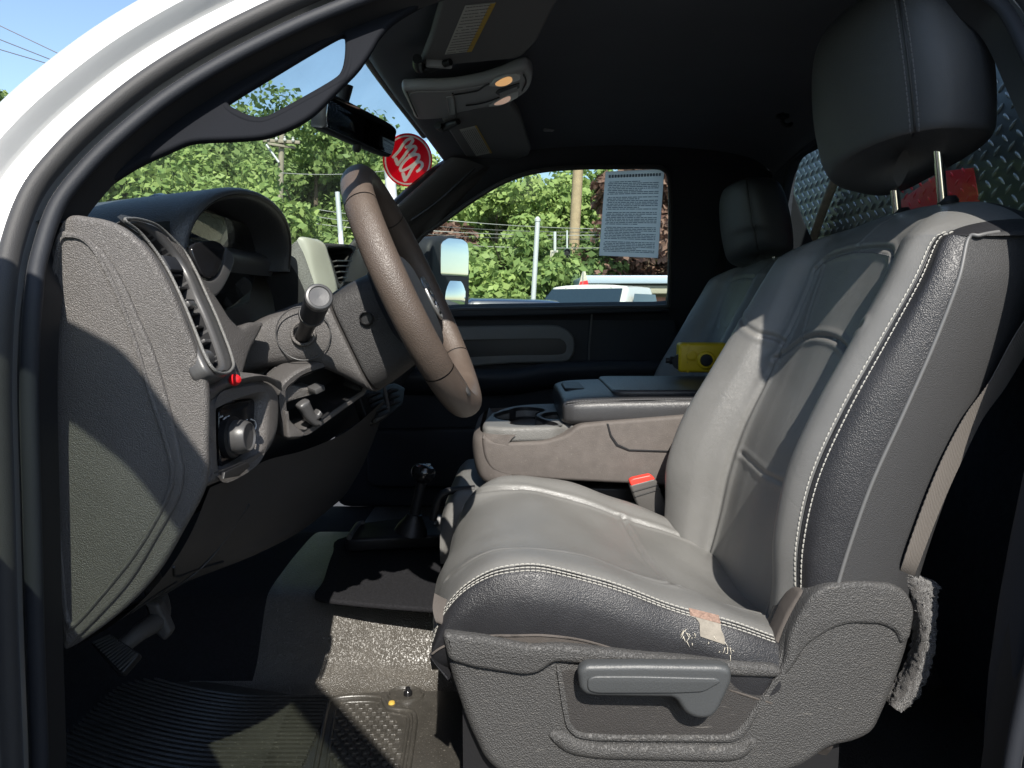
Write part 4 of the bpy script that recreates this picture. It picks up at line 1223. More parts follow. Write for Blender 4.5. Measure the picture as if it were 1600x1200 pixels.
# plastic shield on the near side of the driver's seat -----------------------
SHD = plane_y(.785)
sh_out = [(688, 988), (760, 996), (830, 1009), (868, 1008), (1000, 1022), (1120, 1032), (1212, 1040), (1222, 1020), (1232, 990), (1250, 955), (1266, 928), (1292, 913), (1340, 908), (1396, 912), (1421, 926), (1433, 952), (1427, 1002), (1412, 1050), (1396, 1092), (1370, 1150), (1336, 1166), (1300, 1172), (1255, 1205), (1180, 1225), (1000, 1228), (850, 1224), (782, 1216), (756, 1192), (728, 1132), (704, 1060)]
sh = plate('side_shield', sh_out, SHD, .07, .014, M['shield'], ds, smooth=False, r=.018, res=5)
# raised upper ridge and lower lip (the recess for the lever lies between them)
plate('shield_rim', [(690, 990), (760, 998), (830, 1011), (868, 1009), (1000, 1023), (1120, 1034), (1214, 1042), (1226, 1052), (1216, 1062), (1160, 1060), (870, 1037), (862, 1040), (842, 1054), (820, 1058), (740, 1046), (700, 1034)], plane_y(.777), .035, .007, M['shield'], sh, smooth=False, r=.008, res=4)
plate('shield_lip', [(868, 1040), (878, 1100), (884, 1140), (898, 1156), (930, 1162), (1148, 1164), (1168, 1152), (1216, 1064), (1236, 1052), (1262, 1010), (1300, 985), (1330, 976), (1380, 978), (1402, 990), (1408, 1010), (1424, 1000), (1432, 955), (1421, 928), (1396, 914), (1340, 910), (1294, 915), (1270, 930), (1252, 958), (1234, 994), (1226, 1040), (1204, 1070), (1158, 1138), (1140, 1150), (960, 1150), (905, 1146), (893, 1134), (886, 1100), (878, 1044)],
      plane_y(.781), .035, .006, M['shield'], sh, smooth=False, r=.010, res=4)
plate('lower_lip', [(850, 1150), (878, 1142), (900, 1158), (930, 1166), (1150, 1168), (1176, 1156), (1190, 1160), (1168, 1190), (1140, 1196), (930, 1192), (880, 1182)], plane_y(.779), .03, .010, M['shield'], sh, smooth=False, r=.02, res=4)
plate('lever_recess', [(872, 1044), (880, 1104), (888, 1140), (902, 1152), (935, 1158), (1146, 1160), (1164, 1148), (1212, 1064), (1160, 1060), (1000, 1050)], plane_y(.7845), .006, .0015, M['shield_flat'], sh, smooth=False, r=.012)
lev = plate('seat_lever', [(903, 1050), (915, 1040), (1000, 1039), (1128, 1041), (1144, 1046), (1145, 1066), (1138, 1082), (1124, 1112), (1112, 1124), (1092, 1126), (1072, 1118), (1058, 1096), (1050, 1092), (930, 1090), (914, 1087), (906, 1078)], plane_y(.752), .020, .007, M['lever'], ds, smooth=False, r=.008, res=5)
plate('lever_face', [(918, 1062), (928, 1057), (1000, 1057), (1120, 1060), (1128, 1066), (1100, 1082), (1056, 1084), (934, 1084), (918, 1080)], plane_y(.7495), .006, .002, M['lever'], lev, smooth=False, r=.006)
plate('lever_shaft', [(1070, 1070), (1120, 1070), (1120, 1110), (1075, 1110)], plane_y(.768), .03, .004, M['black'], lev, smooth=False, r=.01)
# sloping trim between the shield and the cushion
plate('shield_return', [(1212, 1038), (1222, 1002), (1240, 962), (1262, 930), (1292, 912), (1250, 926), (1230, 958), (1212, 1000), (1202, 1034)], plane_y(.80), .03, .004, M['skirt'], ds, smooth=False, r=.004)
# fabric skirt between cushion and shield
rows = []
for (x0, y0), (x1, y1) in [((676, 950), (692, 1000)), ((700, 962), (712, 1003)), ((760, 985), (765, 1010)), ((850, 1000), (850, 1022)), ((950, 1008), (950, 1030)), ((1080, 1018), (1080, 1040)), ((1205, 1022), (1205, 1050))]:
    a, b = PY(x0, y0, .805), PY(x1, y1, .80)
    rows.append([tuple(a + Vector((0, .02, .01))), tuple(a), tuple(a.lerp(b, .35) + Vector((0, -.006, 0))), tuple(a.lerp(b, .6) + Vector((0, .004, 0))), tuple(b)])
grid('cushion_skirt', dense(rows, 6, 5), M['skirt'], ds)
# fabric gaiter and fleece strip behind the shield
rows = []
for (x0, y0), (x1, y1) in [((1244, 903), (1252, 932)), ((1262, 898), (1280, 918)), ((1300, 892), (1310, 914)), ((1350, 890), (1355, 912)), ((1400, 886), (1400, 916))]:
    a, b = PY(x0, y0, .835 if x0 < 1270 else .808), PY(x1, y1, .81)
    rows.append([tuple(a + Vector((.004, .02, .002))), tuple(a), tuple(a.lerp(b, .5) + Vector((0, -.006, 0))), tuple(b + Vector((0, .01, 0)))])
grid('gaiter', dense(rows, 5, 4), M['skirt'], ds)
rows = []
frs = [((1330, 893), (1340, 905)), ((1395, 886), (1400, 900)), ((1408, 896), (1462, 912)), ((1424, 925), (1464, 932)), ((1438, 960), (1460, 970)), ((1440, 1000), (1458, 1004)), ((1432, 1040), (1448, 1046)), ((1414, 1075), (1432, 1085)), ((1392, 1102), (1404, 1106))]
for (x0, y0), (x1, y1) in frs:
    a, b = PY(x0, y0, .80), PY(x1, y1, .83)
    rows.append([tuple(a + Vector((0, .02, 0))), tuple(a), tuple(a.lerp(b, .5) + Vector((0, -.010, 0))), tuple(b), tuple(b + Vector((-.005, .03, 0)))])
FA = dense(rows, 8, 7)
FA = FA + normals(FA) * (nrs.rand(FA.shape[0], FA.shape[1], 1) - .5) * .005
grid('fleece_edge', FA, M['fleece'], ds, angle=180)
mb = MB()
for _ in range(420):
    i, j = nrs.randint(8, FA.shape[0]), nrs.randint(5, FA.shape[1] - 4)
    p = Vector(FA[i, j]); d = Vector((nrs.rand() - .2, -.6 - nrs.rand(), nrs.rand() - .5)).normalized() * (.002 + .0025 * nrs.rand())
    w = Vector((.0005, 0, .0005))
    mb.add([p - w, p + w, p + d], [(0, 1, 2)])
tag(mb.build('fleece_pile', M['fleece'], ds), kind='stuff')
# torn edge of the cushion: exposed label and frayed threads
def dcp(u, x, lift=0.0):
    j = int(u * DCC)
    i = int(np.argmin(np.abs(DC[:DCR * 8, j, 0] - x)))
    return Vector(DC[i, j] + DN[i, j] * lift)
tl = []
for x in (.214, .222, .232, .242):
    tl.append([tuple(dcp(u, x + .004 * (5.2 - u), .0012)) for u in (3.6, 3.9, 4.3, 4.65, 4.95)])
grid('torn_label', dense(tl, 4, 3), M['tan_label'], ds)
tl = [[tuple(dcp(u, x, .0016)) for u in (4.75, 4.95, 5.15, 5.35)] for x in (.208, .218, .228, .238, .245)]
grid('torn_label', dense(tl, 4, 3), M['tan_print'], ds)
mb = MB()
for k in range(26):
    x = .196 + .058 * rnd.random() if k % 2 else (.198 + .01 * rnd.random() if rnd.random() < .5 else .246 + .012 * rnd.random())
    p = dcp(3.2 + .6 * rnd.random(), x, .001)
    d = Vector((rnd.uniform(-.004, .004), -.001 - .002 * rnd.random(), rnd.uniform(-.007, .001)))
    mb.tube([p, p + d * .5 + Vector((0, -.001, .0)), p + d], [.00045, .0003, .00015], seg=4, n=2)
mb.build('frayed_thread', M['sticker_white'], ds)

# shoulder belt lying along the seat back
belt = []
for (x, y, d, w, yy) in [(1640, 470, 14, 14, .76), (1600, 530, 15, 14, .775), (1560, 600, 13, 12, .782), (1524, 650, 13, 12, .783), (1495, 706, 15, 13, .784), (1470, 760, 14, 13, .784), (1446, 820, 13, 12, .784), (1424, 880, 12, 11, .785), (1415, 905, 11, 10, .80)]:
    a = PY(x - d, y - 4, yy); b = PY(x + w, y + 4, yy + .012)
    t_ = Vector((0, .0012, 0))
    belt.append([tuple(a), tuple(a.lerp(b, .5) + Vector((0, -.001, 0))), tuple(b), tuple(b + t_), tuple(a.lerp(b, .5) + t_), tuple(a + t_)])
tag(grid('seat_belt', dense(belt, 6, 1, closed_c=True), M['belt'], None, closed_c=True, cap0=True, cap1=True), 'grey webbing shoulder belt running down the rear side of the driver seat', 'seat belt')
# passenger's belt, dark, over the far seat
belt = []
for (x, y) in [(1085, 500), (1110, 455), (1130, 400), (1142, 330), (1150, 270)]:
    a = PY(x - 7, y, 2.28); b = PY(x + 7, y + 3, 2.30)
    belt.append([tuple(a), tuple(b), tuple(b + Vector((0, .002, 0))), tuple(a + Vector((0, .002, 0)))])
tag(grid('seat_belt', dense(belt, 5, 1, closed_c=True), M['belt_dark'], None, closed_c=True, cap0=True, cap1=True), 'black shoulder belt hanging between the far door and the passenger headrest', 'seat belt')

# belt buckle between cushion and console ------------------------------------
bk = thing('belt_buckle', 'seat belt buckle with red release button standing between driver cushion and console', 'buckle', PY(1020, 812, 1.32))
BP = plane3(PY(990, 750, 1.318), PY(1012, 805, 1.318), PY(1020, 745, 1.325))
plate('buckle_body', [(984, 760), (988, 757), (1022, 748), (1027, 752), (1040, 786), (1052, 812), (1046, 818), (1008, 806), (996, 790)], plane_y(1.315), .022, .004, M['buckle'], bk, smooth=False, r=.005)
plate('release_button', [(983, 752), (988, 748), (1016, 742), (1022, 746), (1024, 750), (987, 762)], plane_y(1.316), .018, .003, M['orange_red'], bk, smooth=False, r=.003)
for l, r in [((989, 768), (1028, 757)), ((992, 776), (1031, 764))]:
    a, b = PY(*l, 1.314), PY(*r, 1.314)
    tube('buckle_rib', [a, b], .0014, M['bezel'], bk, seg=6)
rows = []
for (x0, y0), (x1, y1) in [((1020, 790), (1044, 780)), ((1034, 806), (1056, 796)), ((1050, 820), (1062, 812)), ((1062, 836), (1090, 822)), ((1090, 846), (1118, 836))]:
    a, b = PY(x0, y0, 1.335), PY(x1, y1, 1.345)
    rows.append([tuple(a), tuple(b), tuple(b + Vector((0, .003, 0))), tuple(a + Vector((0, .003, 0)))])
grid('buckle_strap', dense(rows, 5, 1, closed_c=True), M['belt'], bk, closed_c=True, cap0=True, cap1=True)
# second pale seat edge beyond (middle seat cushion under the console)
ms = thing('middle_seat', 'low middle seat cushion under the folded centre console', 'car seat', V(.15, 1.53, -.52))
rows = []
for x, dz in [(-.14, -.05), (-.12, -.012), (-.08, 0), (.1, -.01), (.25, -.035), (.40, -.06)]:
    rows.append([(x, 1.345, ZC - .50), (x, 1.335, ZC - .43 + dz), (x, 1.345, ZC - .385 + dz), (x, 1.38, ZC - .365 + dz), (x, 1.5, ZC - .36 + dz), (x, 1.68, ZC - .365 + dz), (x, 1.73, ZC - .39 + dz), (x, 1.73, ZC - .50)])
grid('cushion', dense(rows, 5, 5), M['leather'], ms, cap0=True)
# ------------------------------------------------------------------ centre console / folded middle seat back
con = thing('center_console', 'folded centre console with cup holders and black padded armrest lid', 'console', V(.15, 1.55, -.37))
CY = 1.352
body = [(754, 676), (753, 690), (757, 716), (768, 736), (790, 745), (860, 750), (1000, 757), (1060, 761), (1130, 764), (1150, 655), (1085, 648), (1000, 655), (940, 660), (905, 664), (885, 680), (850, 690), (790, 692), (765, 688)]
o, u, v, n = plane_y(CY)
plate('console_body', body, (o, u, v, n), .37, .007, M['console'], con, smooth=False, r=.012, res=4)
# tray with the cup wells
TZ = -.2315
tr_out = [(754, 664), (762, 650), (785, 638), (820, 632), (878, 630), (1000, 630), (1010, 650), (905, 664), (888, 663), (868, 666), (848, 667), (800, 668), (772, 667)]
wells = [(773, 648), (784, 643), (796, 640), (806, 637), (826, 636), (846, 638), (850, 641), (838, 645), (838, 650), (852, 656), (868, 660), (872, 664), (854, 663), (832, 664), (808, 663), (797, 660), (800, 657), (782, 654)]
well2 = [(846, 648), (858, 644), (876, 644), (884, 648), (872, 653), (856, 653)]
UPF = plane_up(TZ)
tray = plate('cup_tray', tr_out, UPF, .030, .008, M['tray'], con, holes=[wells, well2], cn=4, res=4)
for w in (wells, well2):
    q = on_plane(cr(w, 4, True), UPF)
    A = [[tuple(p) for p in q], [tuple(p - Vector((0, 0, .03))) for p in q], [tuple(p - Vector((0, 0, .075))) for p in q]]
    grid('cup_well', A, M['black'], tray, closed_c=True, cap1=True)
# front shell of the console, rounded
rows = []
for z, k in [(-.2445, .0), (-.262, .014), (-.30, .014), (-.335, .004), (-.350, -.02)]:
    rows.append([(-.052 - k + .06, CY + .0, ZC + z), (-.056 - k + .02, CY + .005, ZC + z), (-.062 - k, CY + .04, ZC + z), (-.066 - k, CY + .18, ZC + z), (-.062 - k, CY + .33, ZC + z), (-.05 - k + .02, CY + .365, ZC + z), (-.05 + .06, CY + .37, ZC + z)])
grid('console_nose', dense(rows, 5, 5), M['console'], con)
plate('body_joint', [(948, 662), (951, 662), (956, 680), (966, 694), (984, 702), (1064, 705), (1064, 707.5), (983, 705), (963, 697), (953, 682)], plane_y(CY - .002), .003, .0008, M['black'], con, smooth=False)
# padded lid
rows = []
def lidrow(x, hw, z0, z1, k):
    row = []
    yc = 1.555
    for a in [2 * math.pi * j / 36 for j in range(36)]:
        ca, sa = math.cos(a), math.sin(a)
        row.append((x, yc + hw * math.copysign(abs(ca) ** .4, ca), ZC + (z0 + z1) / 2 + (z1 - z0) / 2 * math.copysign(abs(sa) ** .55, sa)))
    return row
rows = [lidrow(.098, .12, -.225, -.195, 0), lidrow(.101, .165, -.232, -.183, 0), (lidrow(.112, .180, -.237, -.177, 0)), lidrow(.14, .187, -.239, -.172, 0), lidrow(.22, .189, -.239, -.169, 0), lidrow(.34, .189, -.239, -.167, 0), lidrow(.48, .189, -.239, -.167, 0), lidrow(.50, .17, -.23, -.175, 0)]
LD = dense(rows, 5, 2, closed_c=True)
lid = grid('armrest_lid', LD, M['lid'], con, closed_c=True, cap0=True, cap1=True, angle=70)
ND = normals(LD, True)
for off in (4, 6):
    mb = MB()
    j = int(72 * .5) - off
    s = -1 if ND[20, j] @ np.array((0, -1, .3)) < 0 else 1
    stitch_mesh(LD[9:34, j], ND[9:34, j] * s, .006, .0045, .0008, mb)
    mb.build('stitching', M['thread_dark'], lid)
tube('lid_seam', [LD[i, int(36) - 5] for i in range(8, 34)], .0015, M['black'], lid, seg=6, n=1)
# raised pad and the pull hollow of the lid
plate('lid_pad', [(.20, 1.40), (.205, 1.70), (.47, 1.70), (.47, 1.40)], plane_up(-.164), .014, .006, M['lid'], lid, px=False, r=.03)
plate('lid_latch', [(.112, 1.49), (.112, 1.62), (.155, 1.63), (.155, 1.48)], plane_up(-.170), .010, .004, M['black'], lid, px=False, r=.015)
# bracket under the console
plate('console_base', [(.0, -.56), (-.045, -.36), (.47, -.37), (.45, -.56)], plane_y(1.42), .28, .01, M['black'], con, px=False, smooth=False)
tube('console_bracket', [PY(p[0], p[1], 1.40) for p in [(676, 812), (684, 782), (700, 768), (742, 764)]], .008, M['black'], con, seg=8)

# yellow pendant remote on the lid ---------------------------------------------
rc = thing('remote_control', 'yellow pendant remote control box lying on the armrest lid', 'remote control', V(.44, 1.66, -.157))
rot = Euler((0, 0, -.12)).to_matrix()
def rl(v): return V(.447, 1.665, -.117) + rot @ Vector(v)
MB().box(rl((0, 0, 0)), (.115, .06, .068), rot, bevel=.008, segs=3).build('remote_body', M['yellow'], rc)
plate('remote_rib', [(-.038, -.034), (-.038, .034), (-.034, .034), (-.034, -.034)], (rl((0, -.030, 0)), rot @ Vector((1, 0, 0)), Vector((0, 0, 1)), rot @ Vector((0, -1, 0))), .004, .001, M['yellow'], rc, px=False, smooth=False)
lathe('button_collar', [(.021, 0), (.021, .004), (.018, .007), (.015, .0075)], rl((.004, -.031, -.004)), rot @ Vector((0, -1, 0)), M['yellow'], rc, seg=28)
lathe('push_button', [(.014, 0), (.014, .010), (.012, .013), (.004, .0135)], rl((.004, -.031, -.004)), rot @ Vector((0, -1, 0)), M['black'], rc, seg=28)
lathe('button_ring', [(.012, .0), (.012, .004), (.008, .005)], rl((-.028, -.031, .006)), rot @ Vector((0, -1, 0)), M['yellow'], rc, seg=24)
lathe('cable_gland', [(.012, 0), (.013, .006), (.009, .008), (.010, .016), (.006, .018), (.006, .026)], rl((-.058, 0, -.008)), rot @ Vector((-1, 0, 0)), M['black'], rc, seg=20)
lathe('gland_nut', [(.018, -.005), (.019, .001), (.018, .006)], rl((-.052, -.018, -.010)), rot @ Vector((-.4, -1, 0)), M['black'], rc, seg=16)

# gear selector of the transfer case on the hump --------------------------------
gs = thing('gear_lever', 'black floor gear lever with ball knob on the hump', 'gear lever', PY(648, 835, 1.48))
kb, kt = PY(645, 818, 1.48), PY(660, 745, 1.48)
ax = (kt - kb).normalized()
lathe('lever_shaft', [(.013, 0), (.012, .03), (.010, .06), (.0105, .085), (.013, (kt - kb).length)], kb, ax, M['black'], gs, seg=20)
kh = (kt - kb).length
lathe('lever_knob', [(.012, kh - .012), (.021, kh - .004), (.026, kh + .006), (.0255, kh + .016), (.021, kh + .024), (.012, kh + .028), (0, kh + .0285)], kb, ax, M['gloss_black'], gs, seg=24)
plate('knob_badge', [(-.012, -.008), (-.012, .008), (.012, .008), (.012, -.008)], (kb + ax * (kh + .028), Vector((1, 0, 0)), Vector((0, 1, 0)), ax), .002, .0005, M['silver'], gs, px=False, r=.004)
lathe('gaiter', [(.036, -.02), (.032, -.008), (.024, .004), (.017, .016), (.016, .022), (.012, .023)], kb, ax, M['black'], gs, seg=24)
GZ = -.510
plate('lever_surround', [(538, 842), (556, 818), (600, 812), (690, 803), (760, 803), (760, 834), (690, 836), (560, 842)], plane_up(GZ), .03, .006, M['black'], gs, smooth=False, r=.012)
tube('surround_trim', [q for q in on_plane([(545, 840), (559, 820), (568, 817)], plane_up(GZ + .004))], .006, M['dash_smooth'], gs, seg=8)
MB().box(PZ(684, 812, GZ + .005), (.016, .05, .012), None, bevel=.003).build('range_marker', M['console_grey'], gs)

# pedals ---------------------------------------------------------------------
pk = thing('brake_pedal', 'black ribbed foot pedal hanging below the dash end panel', 'pedal', PY(175, 1050, .86))
PP = plane3(PY(150, 1000, .88), PY(216, 1020, .86), PY(180, 1052, .84))
pad = plate('pedal_pad', [(140, 1004), (172, 990), (218, 1020), (190, 1052), (180, 1050)], PP, .012, .003, M['black'], pk, smooth=False, r=.004)
mb = MB()
for k in range(12):
    t = k / 11
    a = PN(146 + 40 * t, 1004 + 42 * t, PP[0] + PP[3] * .001, PP[3]); b = PN(172 + 42 * t, 993 + 27 * t, PP[0] + PP[3] * .001, PP[3])
    mb.tube([a, b], .0018, seg=6)
mb.build('pad_ribs', M['rubber'], pad)
tube('pedal_arm', [PN(180, 1020, PP[0] - PP[3] * .01, PP[3]), PY(215, 990, .90), PY(250, 960, .95), PY(235, 900, 1.0)], [.009, .012, .014, .014], M['dash_smooth'], pk, seg=10)
plate('arm_bracket', [(222, 940), (246, 944), (266, 990), (256, 1004), (240, 990)], plane_y(.93), .02, .005, M['dash_smooth'], pk, smooth=False, r=.005)

# rubber mat on the floor ------------------------------------------------------
mt = thing('floor_mat', 'dusty black rubber floor mat with ribs and honeycomb pads', 'floor mat', V(-.2, .95, -.70))
FZ = -.693
mat_out = [(-.37, .715), (-.38, 1.20), (-.20, 1.225), (.02, 1.215), (.03, 1.0), (.03, .715)]
plate('mat_sheet', mat_out, plane_up(FZ), .006, .002, M['floor_mat'], mt, px=False, r=.03)
# raised border of the pad field, after the photograph
def fz(px, py, z=FZ): return PZ(px, py, z)
border = [(497, 1200), (470, 1230), (505, 1120), (516, 1096), (530, 1088), (560, 1087), (596, 1089), (602, 1098), (608, 1106), (640, 1110), (648, 1118), (646, 1150), (636, 1230)]
tube('mat_border', [fz(*p) for p in [(486, 1240), (500, 1165), (512, 1105), (524, 1092), (560, 1088), (594, 1090), (601, 1098), (608, 1107), (638, 1111), (648, 1120), (646, 1150), (632, 1240)]], .0045, M['floor_mat'], mt, seg=8)
tube('mat_border', [fz(*p) for p in [(505, 1240), (516, 1165), (524, 1112), (534, 1100), (560, 1097), (588, 1098), (597, 1107), (606, 1114), (628, 1118), (638, 1125), (635, 1150), (620, 1240)]], .003, M['floor_mat'], mt, seg=8)
mb = MB()
a0 = fz(540, 1103); 
for i in range(26):
    for j in range(14):
        x = -.305 + j * .0172 + (i % 2) * .0086
        y = 1.20 - i * .0125
        p = Vector((x, y, ZC + FZ))
        # keep the pads inside the border
        d = p - CAM
        fw = Vector((0, math.cos(PITCH), -math.sin(PITCH)))
        upv = Vector((0, math.sin(PITCH), math.cos(PITCH)))
        px = 800 + F * d.x / d.dot(fw); py = 600 - F * d.dot(upv) / d.dot(fw)
        left = np.interp(py, [1095, 1112, 1165, 1240], [530, 524, 514, 503]); right = np.interp(py, [1095, 1105, 1116, 1150, 1240], [585, 592, 622, 634, 618])
        if py > 1098 and left + 5 < px < right - 5:
            bm_ = [(x + .0072 * math.cos(t), y + .0048 * math.sin(t)) for t in [math.pi * k / 3 for k in range(6)]]
            A = np.array([[(x + (q[0] - x) * s, y + (q[1] - y) * s, ZC + FZ + h) for q in bm_] for s, h in ((1.0, -.001), (.96, .0022), (.72, .0036), (.05, .0028))])
            mb.grid(A, True)
tag(mb.build('mat_pads', M['floor_mat'], mt, angle=35), kind=None)
mb = MB()
for k in range(44):
    y0 = 1.20 - k * .0112
    pts = []
    for x in np.linspace(-.74, -.318, 16):
        s = max(0, (-.46 - x) / .26)
        y = y0 + .085 * s ** 1.5
        z = FZ + .001 + (.0 if x > -.36 else .0)
        # follow the floor up the toe board
        zz = float(np.interp(x, [-.72, -.66, -.58, -.50, -.42, -.36, -.3], [.06, .03, .012, .004, .001, 0, 0]))
        pts.append(V(x, y, z + zz * 0))
    if y0 > .72: mb.tube(pts, .0034, seg=6, n=1)
mb.build('mat_ribs', M['floor_mat'], mt)
plate('mat_sheet', [(-.75, .715), (-.75, 1.30), (-.39, 1.21), (-.36, .715)], plane_up(FZ + .0005), .006, .002, M['floor_mat'], mt, px=False, r=.03)
oc = fz(634, 1086)
A = np.array([[(oc.x + .030 * s * math.cos(t), oc.y + .022 * s * math.sin(t), oc.z + h) for t in [2 * math.pi * k / 28 for k in range(28)]] for s, h in ((1.12, 0), (1.08, .004), (1.0, .0045), (.92, .001), (.05, .0008))])
grid('fixing_recess', A, M['floor_mat'], mt, closed_c=True)
lathe('fixing_knob', [(.008, 0), (.008, .006), (.005, .009), (.004, .014), (.001, .015)], oc + Vector((.004, .0, .001)), (0, 0, 1), M['gloss_black'], mt, seg=20)
lathe('fixing_cap', [(.006, 0), (.005, .003), (.001, .004)], fz(612, 1099), (0, 0, 1), M['label_yellow'], mt, seg=16)

# ------------------------------------------------------------------ rear-view mirror
mc = PY(567, 199, 1.45)
e1 = Vector((.085, .235, -.004)).normalized()
mn = Vector((.90, -.34, -.16)); mn = (mn - e1 * mn.dot(e1)).normalized()
e2 = mn.cross(e1)
rm = thing('rearview_mirror', 'black interior rearview mirror hung from the windscreen', 'mirror', mc - Vector((0, 0, .05)))
MFR = (mc, e1, e2, mn)
mo = [(-.125, -.026), (-.130, .010), (-.118, .033), (0, .036), (.118, .033), (.130, .010), (.125, -.026), (.10, -.034), (-.10, -.034)]
plate('mirror_housing', mo, MFR, .034, .012, M['trim_dark'], rm, px=False, res=5)
plate('mirror_face', [(p[0] * .95, p[1] * .88) for p in mo], MFR, .003, .001, mat('dim_mirror', (.25, .25, .26), .04, metal=1.0), rm, px=False, lift=.0025)
lathe('dip_tab', [(.008, 0), (.009, .008), (.006, .014), (.001, .015)], mc - e2 * .034 - mn * .008, -e2, M['black'], rm, seg=16)
tube('mirror_stem', [mc - mn * .03, mc - mn * .05 + Vector((0, 0, .02)), mc + Vector((-.035, .01, .085))], [.014, .011, .016], M['black'], rm, seg=12)

# ------------------------------------------------------------------ sun visors and overhead console
def visor(name, label, quad, z, lab, th_=.018, r=.02):
    vz = thing(name, label, 'sun visor', PZ(*quad[0], z) + Vector((0, 0, 0)))
    fr = plane_down(z)
    panel = plate('visor_panel', quad, fr, th_, .007, M['visor'], vz, smooth=False, r=r, res=4)
    lb = plate('warning_label', lab, fr, .0016, .0004, M['paper'], panel, smooth=False, r=.001, lift=.0016)
    return vz, fr, panel, lb
dv, dfr, dpn, dlb = visor('sun_visor', 'driver sun visor above the windscreen with a large pale warning label', [(655, 106), (672, 62), (700, -35), (720, -140), (930, -150), (890, -30), (862, 20), (838, 68), (812, 92), (740, 99)], .456, [(695, 84), (727, 8), (774, 3), (736, 79)])
pv, pfr, ppn, plb = visor('sun_visor', 'passenger sun visor with a small pale label behind the overhead console', [(690, 188), (720, 176), (800, 164), (812, 180), (830, 234), (826, 244), (800, 251), (740, 253), (728, 246)], .448, [(718, 202), (744, 196), (768, 238), (744, 243)], r=.015)
def lines_on(lab, fr, parent, a, b, n, m, lift):
    q = on_plane(lab, fr)
    mb = MB()
    for k in range(n):
        t = (k + .6) / n
        p0, p1 = q[a].lerp(q[b], t), q[(a - 1) % 4].lerp(q[(b + 1) % 4], t)
        w0 = .06
        segs = [w0]
        x = w0
        while x < .92:
            x2 = min(x + rnd.uniform(.04, .16), .94)
            c0, c1 = p0.lerp(p1, x), p0.lerp(p1, x2 - .018)
            e = (c1 - c0)
            if e.length > .002:
                d1 = e.normalized(); d3 = fr[3]; d2 = d3.cross(d1)
                mb.box((c0 + c1) / 2 + fr[3] * lift, (e.length, .0016, .0006), frame_rot(d1, d2, d3))
            x = x2
    mb.build('print_lines', m, parent, smooth=False)
greyink = mat('grey_ink', (.15, .15, .145), .8)
lines_on([(695, 84), (727, 8), (774, 3), (736, 79)], dfr, dlb, 0, 1, 16, greyink, .0020)
lines_on([(718, 202), (744, 196), (768, 238), (744, 243)], pfr, plb, 0, 1, 9, greyink, .0020)
plate('label_stripe', [(729, 80), (766, 4), (775, 3), (737, 79)], dfr, .002, .0004, M['label_yellow'], dlb, smooth=False, lift=.0021)
plate('label_stripe', [(742, 196), (745, 196), (769, 238), (766, 239)], pfr, .002, .0004, M['label_yellow'], plb, smooth=False, lift=.0021)
for nm, pts, z, par in (('visor_pivot', [(652, 92), (654, 104), (664, 107), (690, 101), (704, 97)], .450, dv), ('visor_pivot', [(684, 196), (692, 200), (706, 194), (716, 190)], .440, pv)):
    tube(nm, [PZ(p[0], p[1], z) for p in pts], [.009, .010, .009, .007, .006][:len(pts)], M['black'], par, seg=10)
MB().box(PZ(686, 100, .450), (.05, .012, .014), Euler((0, 0, .2)).to_matrix(), bevel=.004).build('visor_clip', M['console_grey'], dv)

oc_ = thing('overhead_console', 'grey overhead console with amber reading lamps between the sun visors', 'overhead console', PZ(730, 150, .47))
OF = plane_down(.452)
ocx = [(628, 142), (640, 140), (668, 139), (700, 138), (740, 132), (776, 122), (806, 110), (822, 107), (831, 113), (832, 124), (828, 138), (818, 149), (795, 160), (760, 172), (722, 181), (690, 186), (652, 187), (644, 176), (636, 160)]
body_ = plate('console_housing', ocx, OF, .024, .009, M['console_grey'], oc_, res=5)
OF2 = plane_down(.4505)
plate('console_inset', [(642, 146), (700, 143), (742, 137), (780, 127), (808, 116), (818, 116), (821, 126), (815, 140), (790, 154), (756, 166), (720, 176), (690, 180), (656, 181), (648, 166)], OF2, .004, .0012, M['console_grey'], body_, cn=4)
plate('reading_lamp', [(763, 135), (772, 127), (786, 121), (806, 118), (813, 118), (813, 125), (796, 132), (780, 136)], plane_down(.4485), .006, .002, M['lens_clear'], oc_, r=.004, smooth=False)
plate('reading_lamp', [(763, 167), (772, 160), (786, 153), (804, 145), (810, 144), (809, 153), (796, 160), (780, 166)], plane_down(.4485), .006, .002, M['lens_clear'], oc_, r=.004, smooth=False)
plate('lamp_glow', [(774, 131), (786, 123), (798, 121), (800, 128), (790, 134), (778, 135)], plane_down(.4475), .003, .001, M['amber'], oc_)
plate('lamp_glow', [(772, 164), (783, 156), (796, 151), (797, 157), (786, 163)], plane_down(.4475), .003, .001, M['amber_dim'], oc_)
plate('console_slot', [(774, 146), (778, 141), (790, 137), (812, 130), (812, 138), (795, 144), (780, 150)], plane_down(.4488), .004, .001, M['black'], oc_, smooth=False, r=.004)
plate('lamp_switch', [(780, 147), (792, 142), (808, 136), (808, 139), (794, 145), (782, 149)], plane_down(.4475), .003, .001, M['console_grey'], oc_, smooth=False, r=.002)
plate('door_latch', [(697, 153), (708, 151), (712, 179), (702, 181)], plane_down(.448), .005, .0015, M['silver'], oc_, smooth=False, r=.003)
for pts in ([(710, 148), (736, 144), (748, 141), (758, 134), (764, 131)], [(728, 165), (745, 163), (765, 158), (780, 152)], [(707, 146), (711, 160), (713, 183)], [(636, 144), (642, 160), (652, 182)], [(818, 117), (822, 128), (816, 142)]):
    tube('console_groove', [PZ(p[0], p[1], .4485) for p in pts], .0017, M['black'], oc_, seg=6)

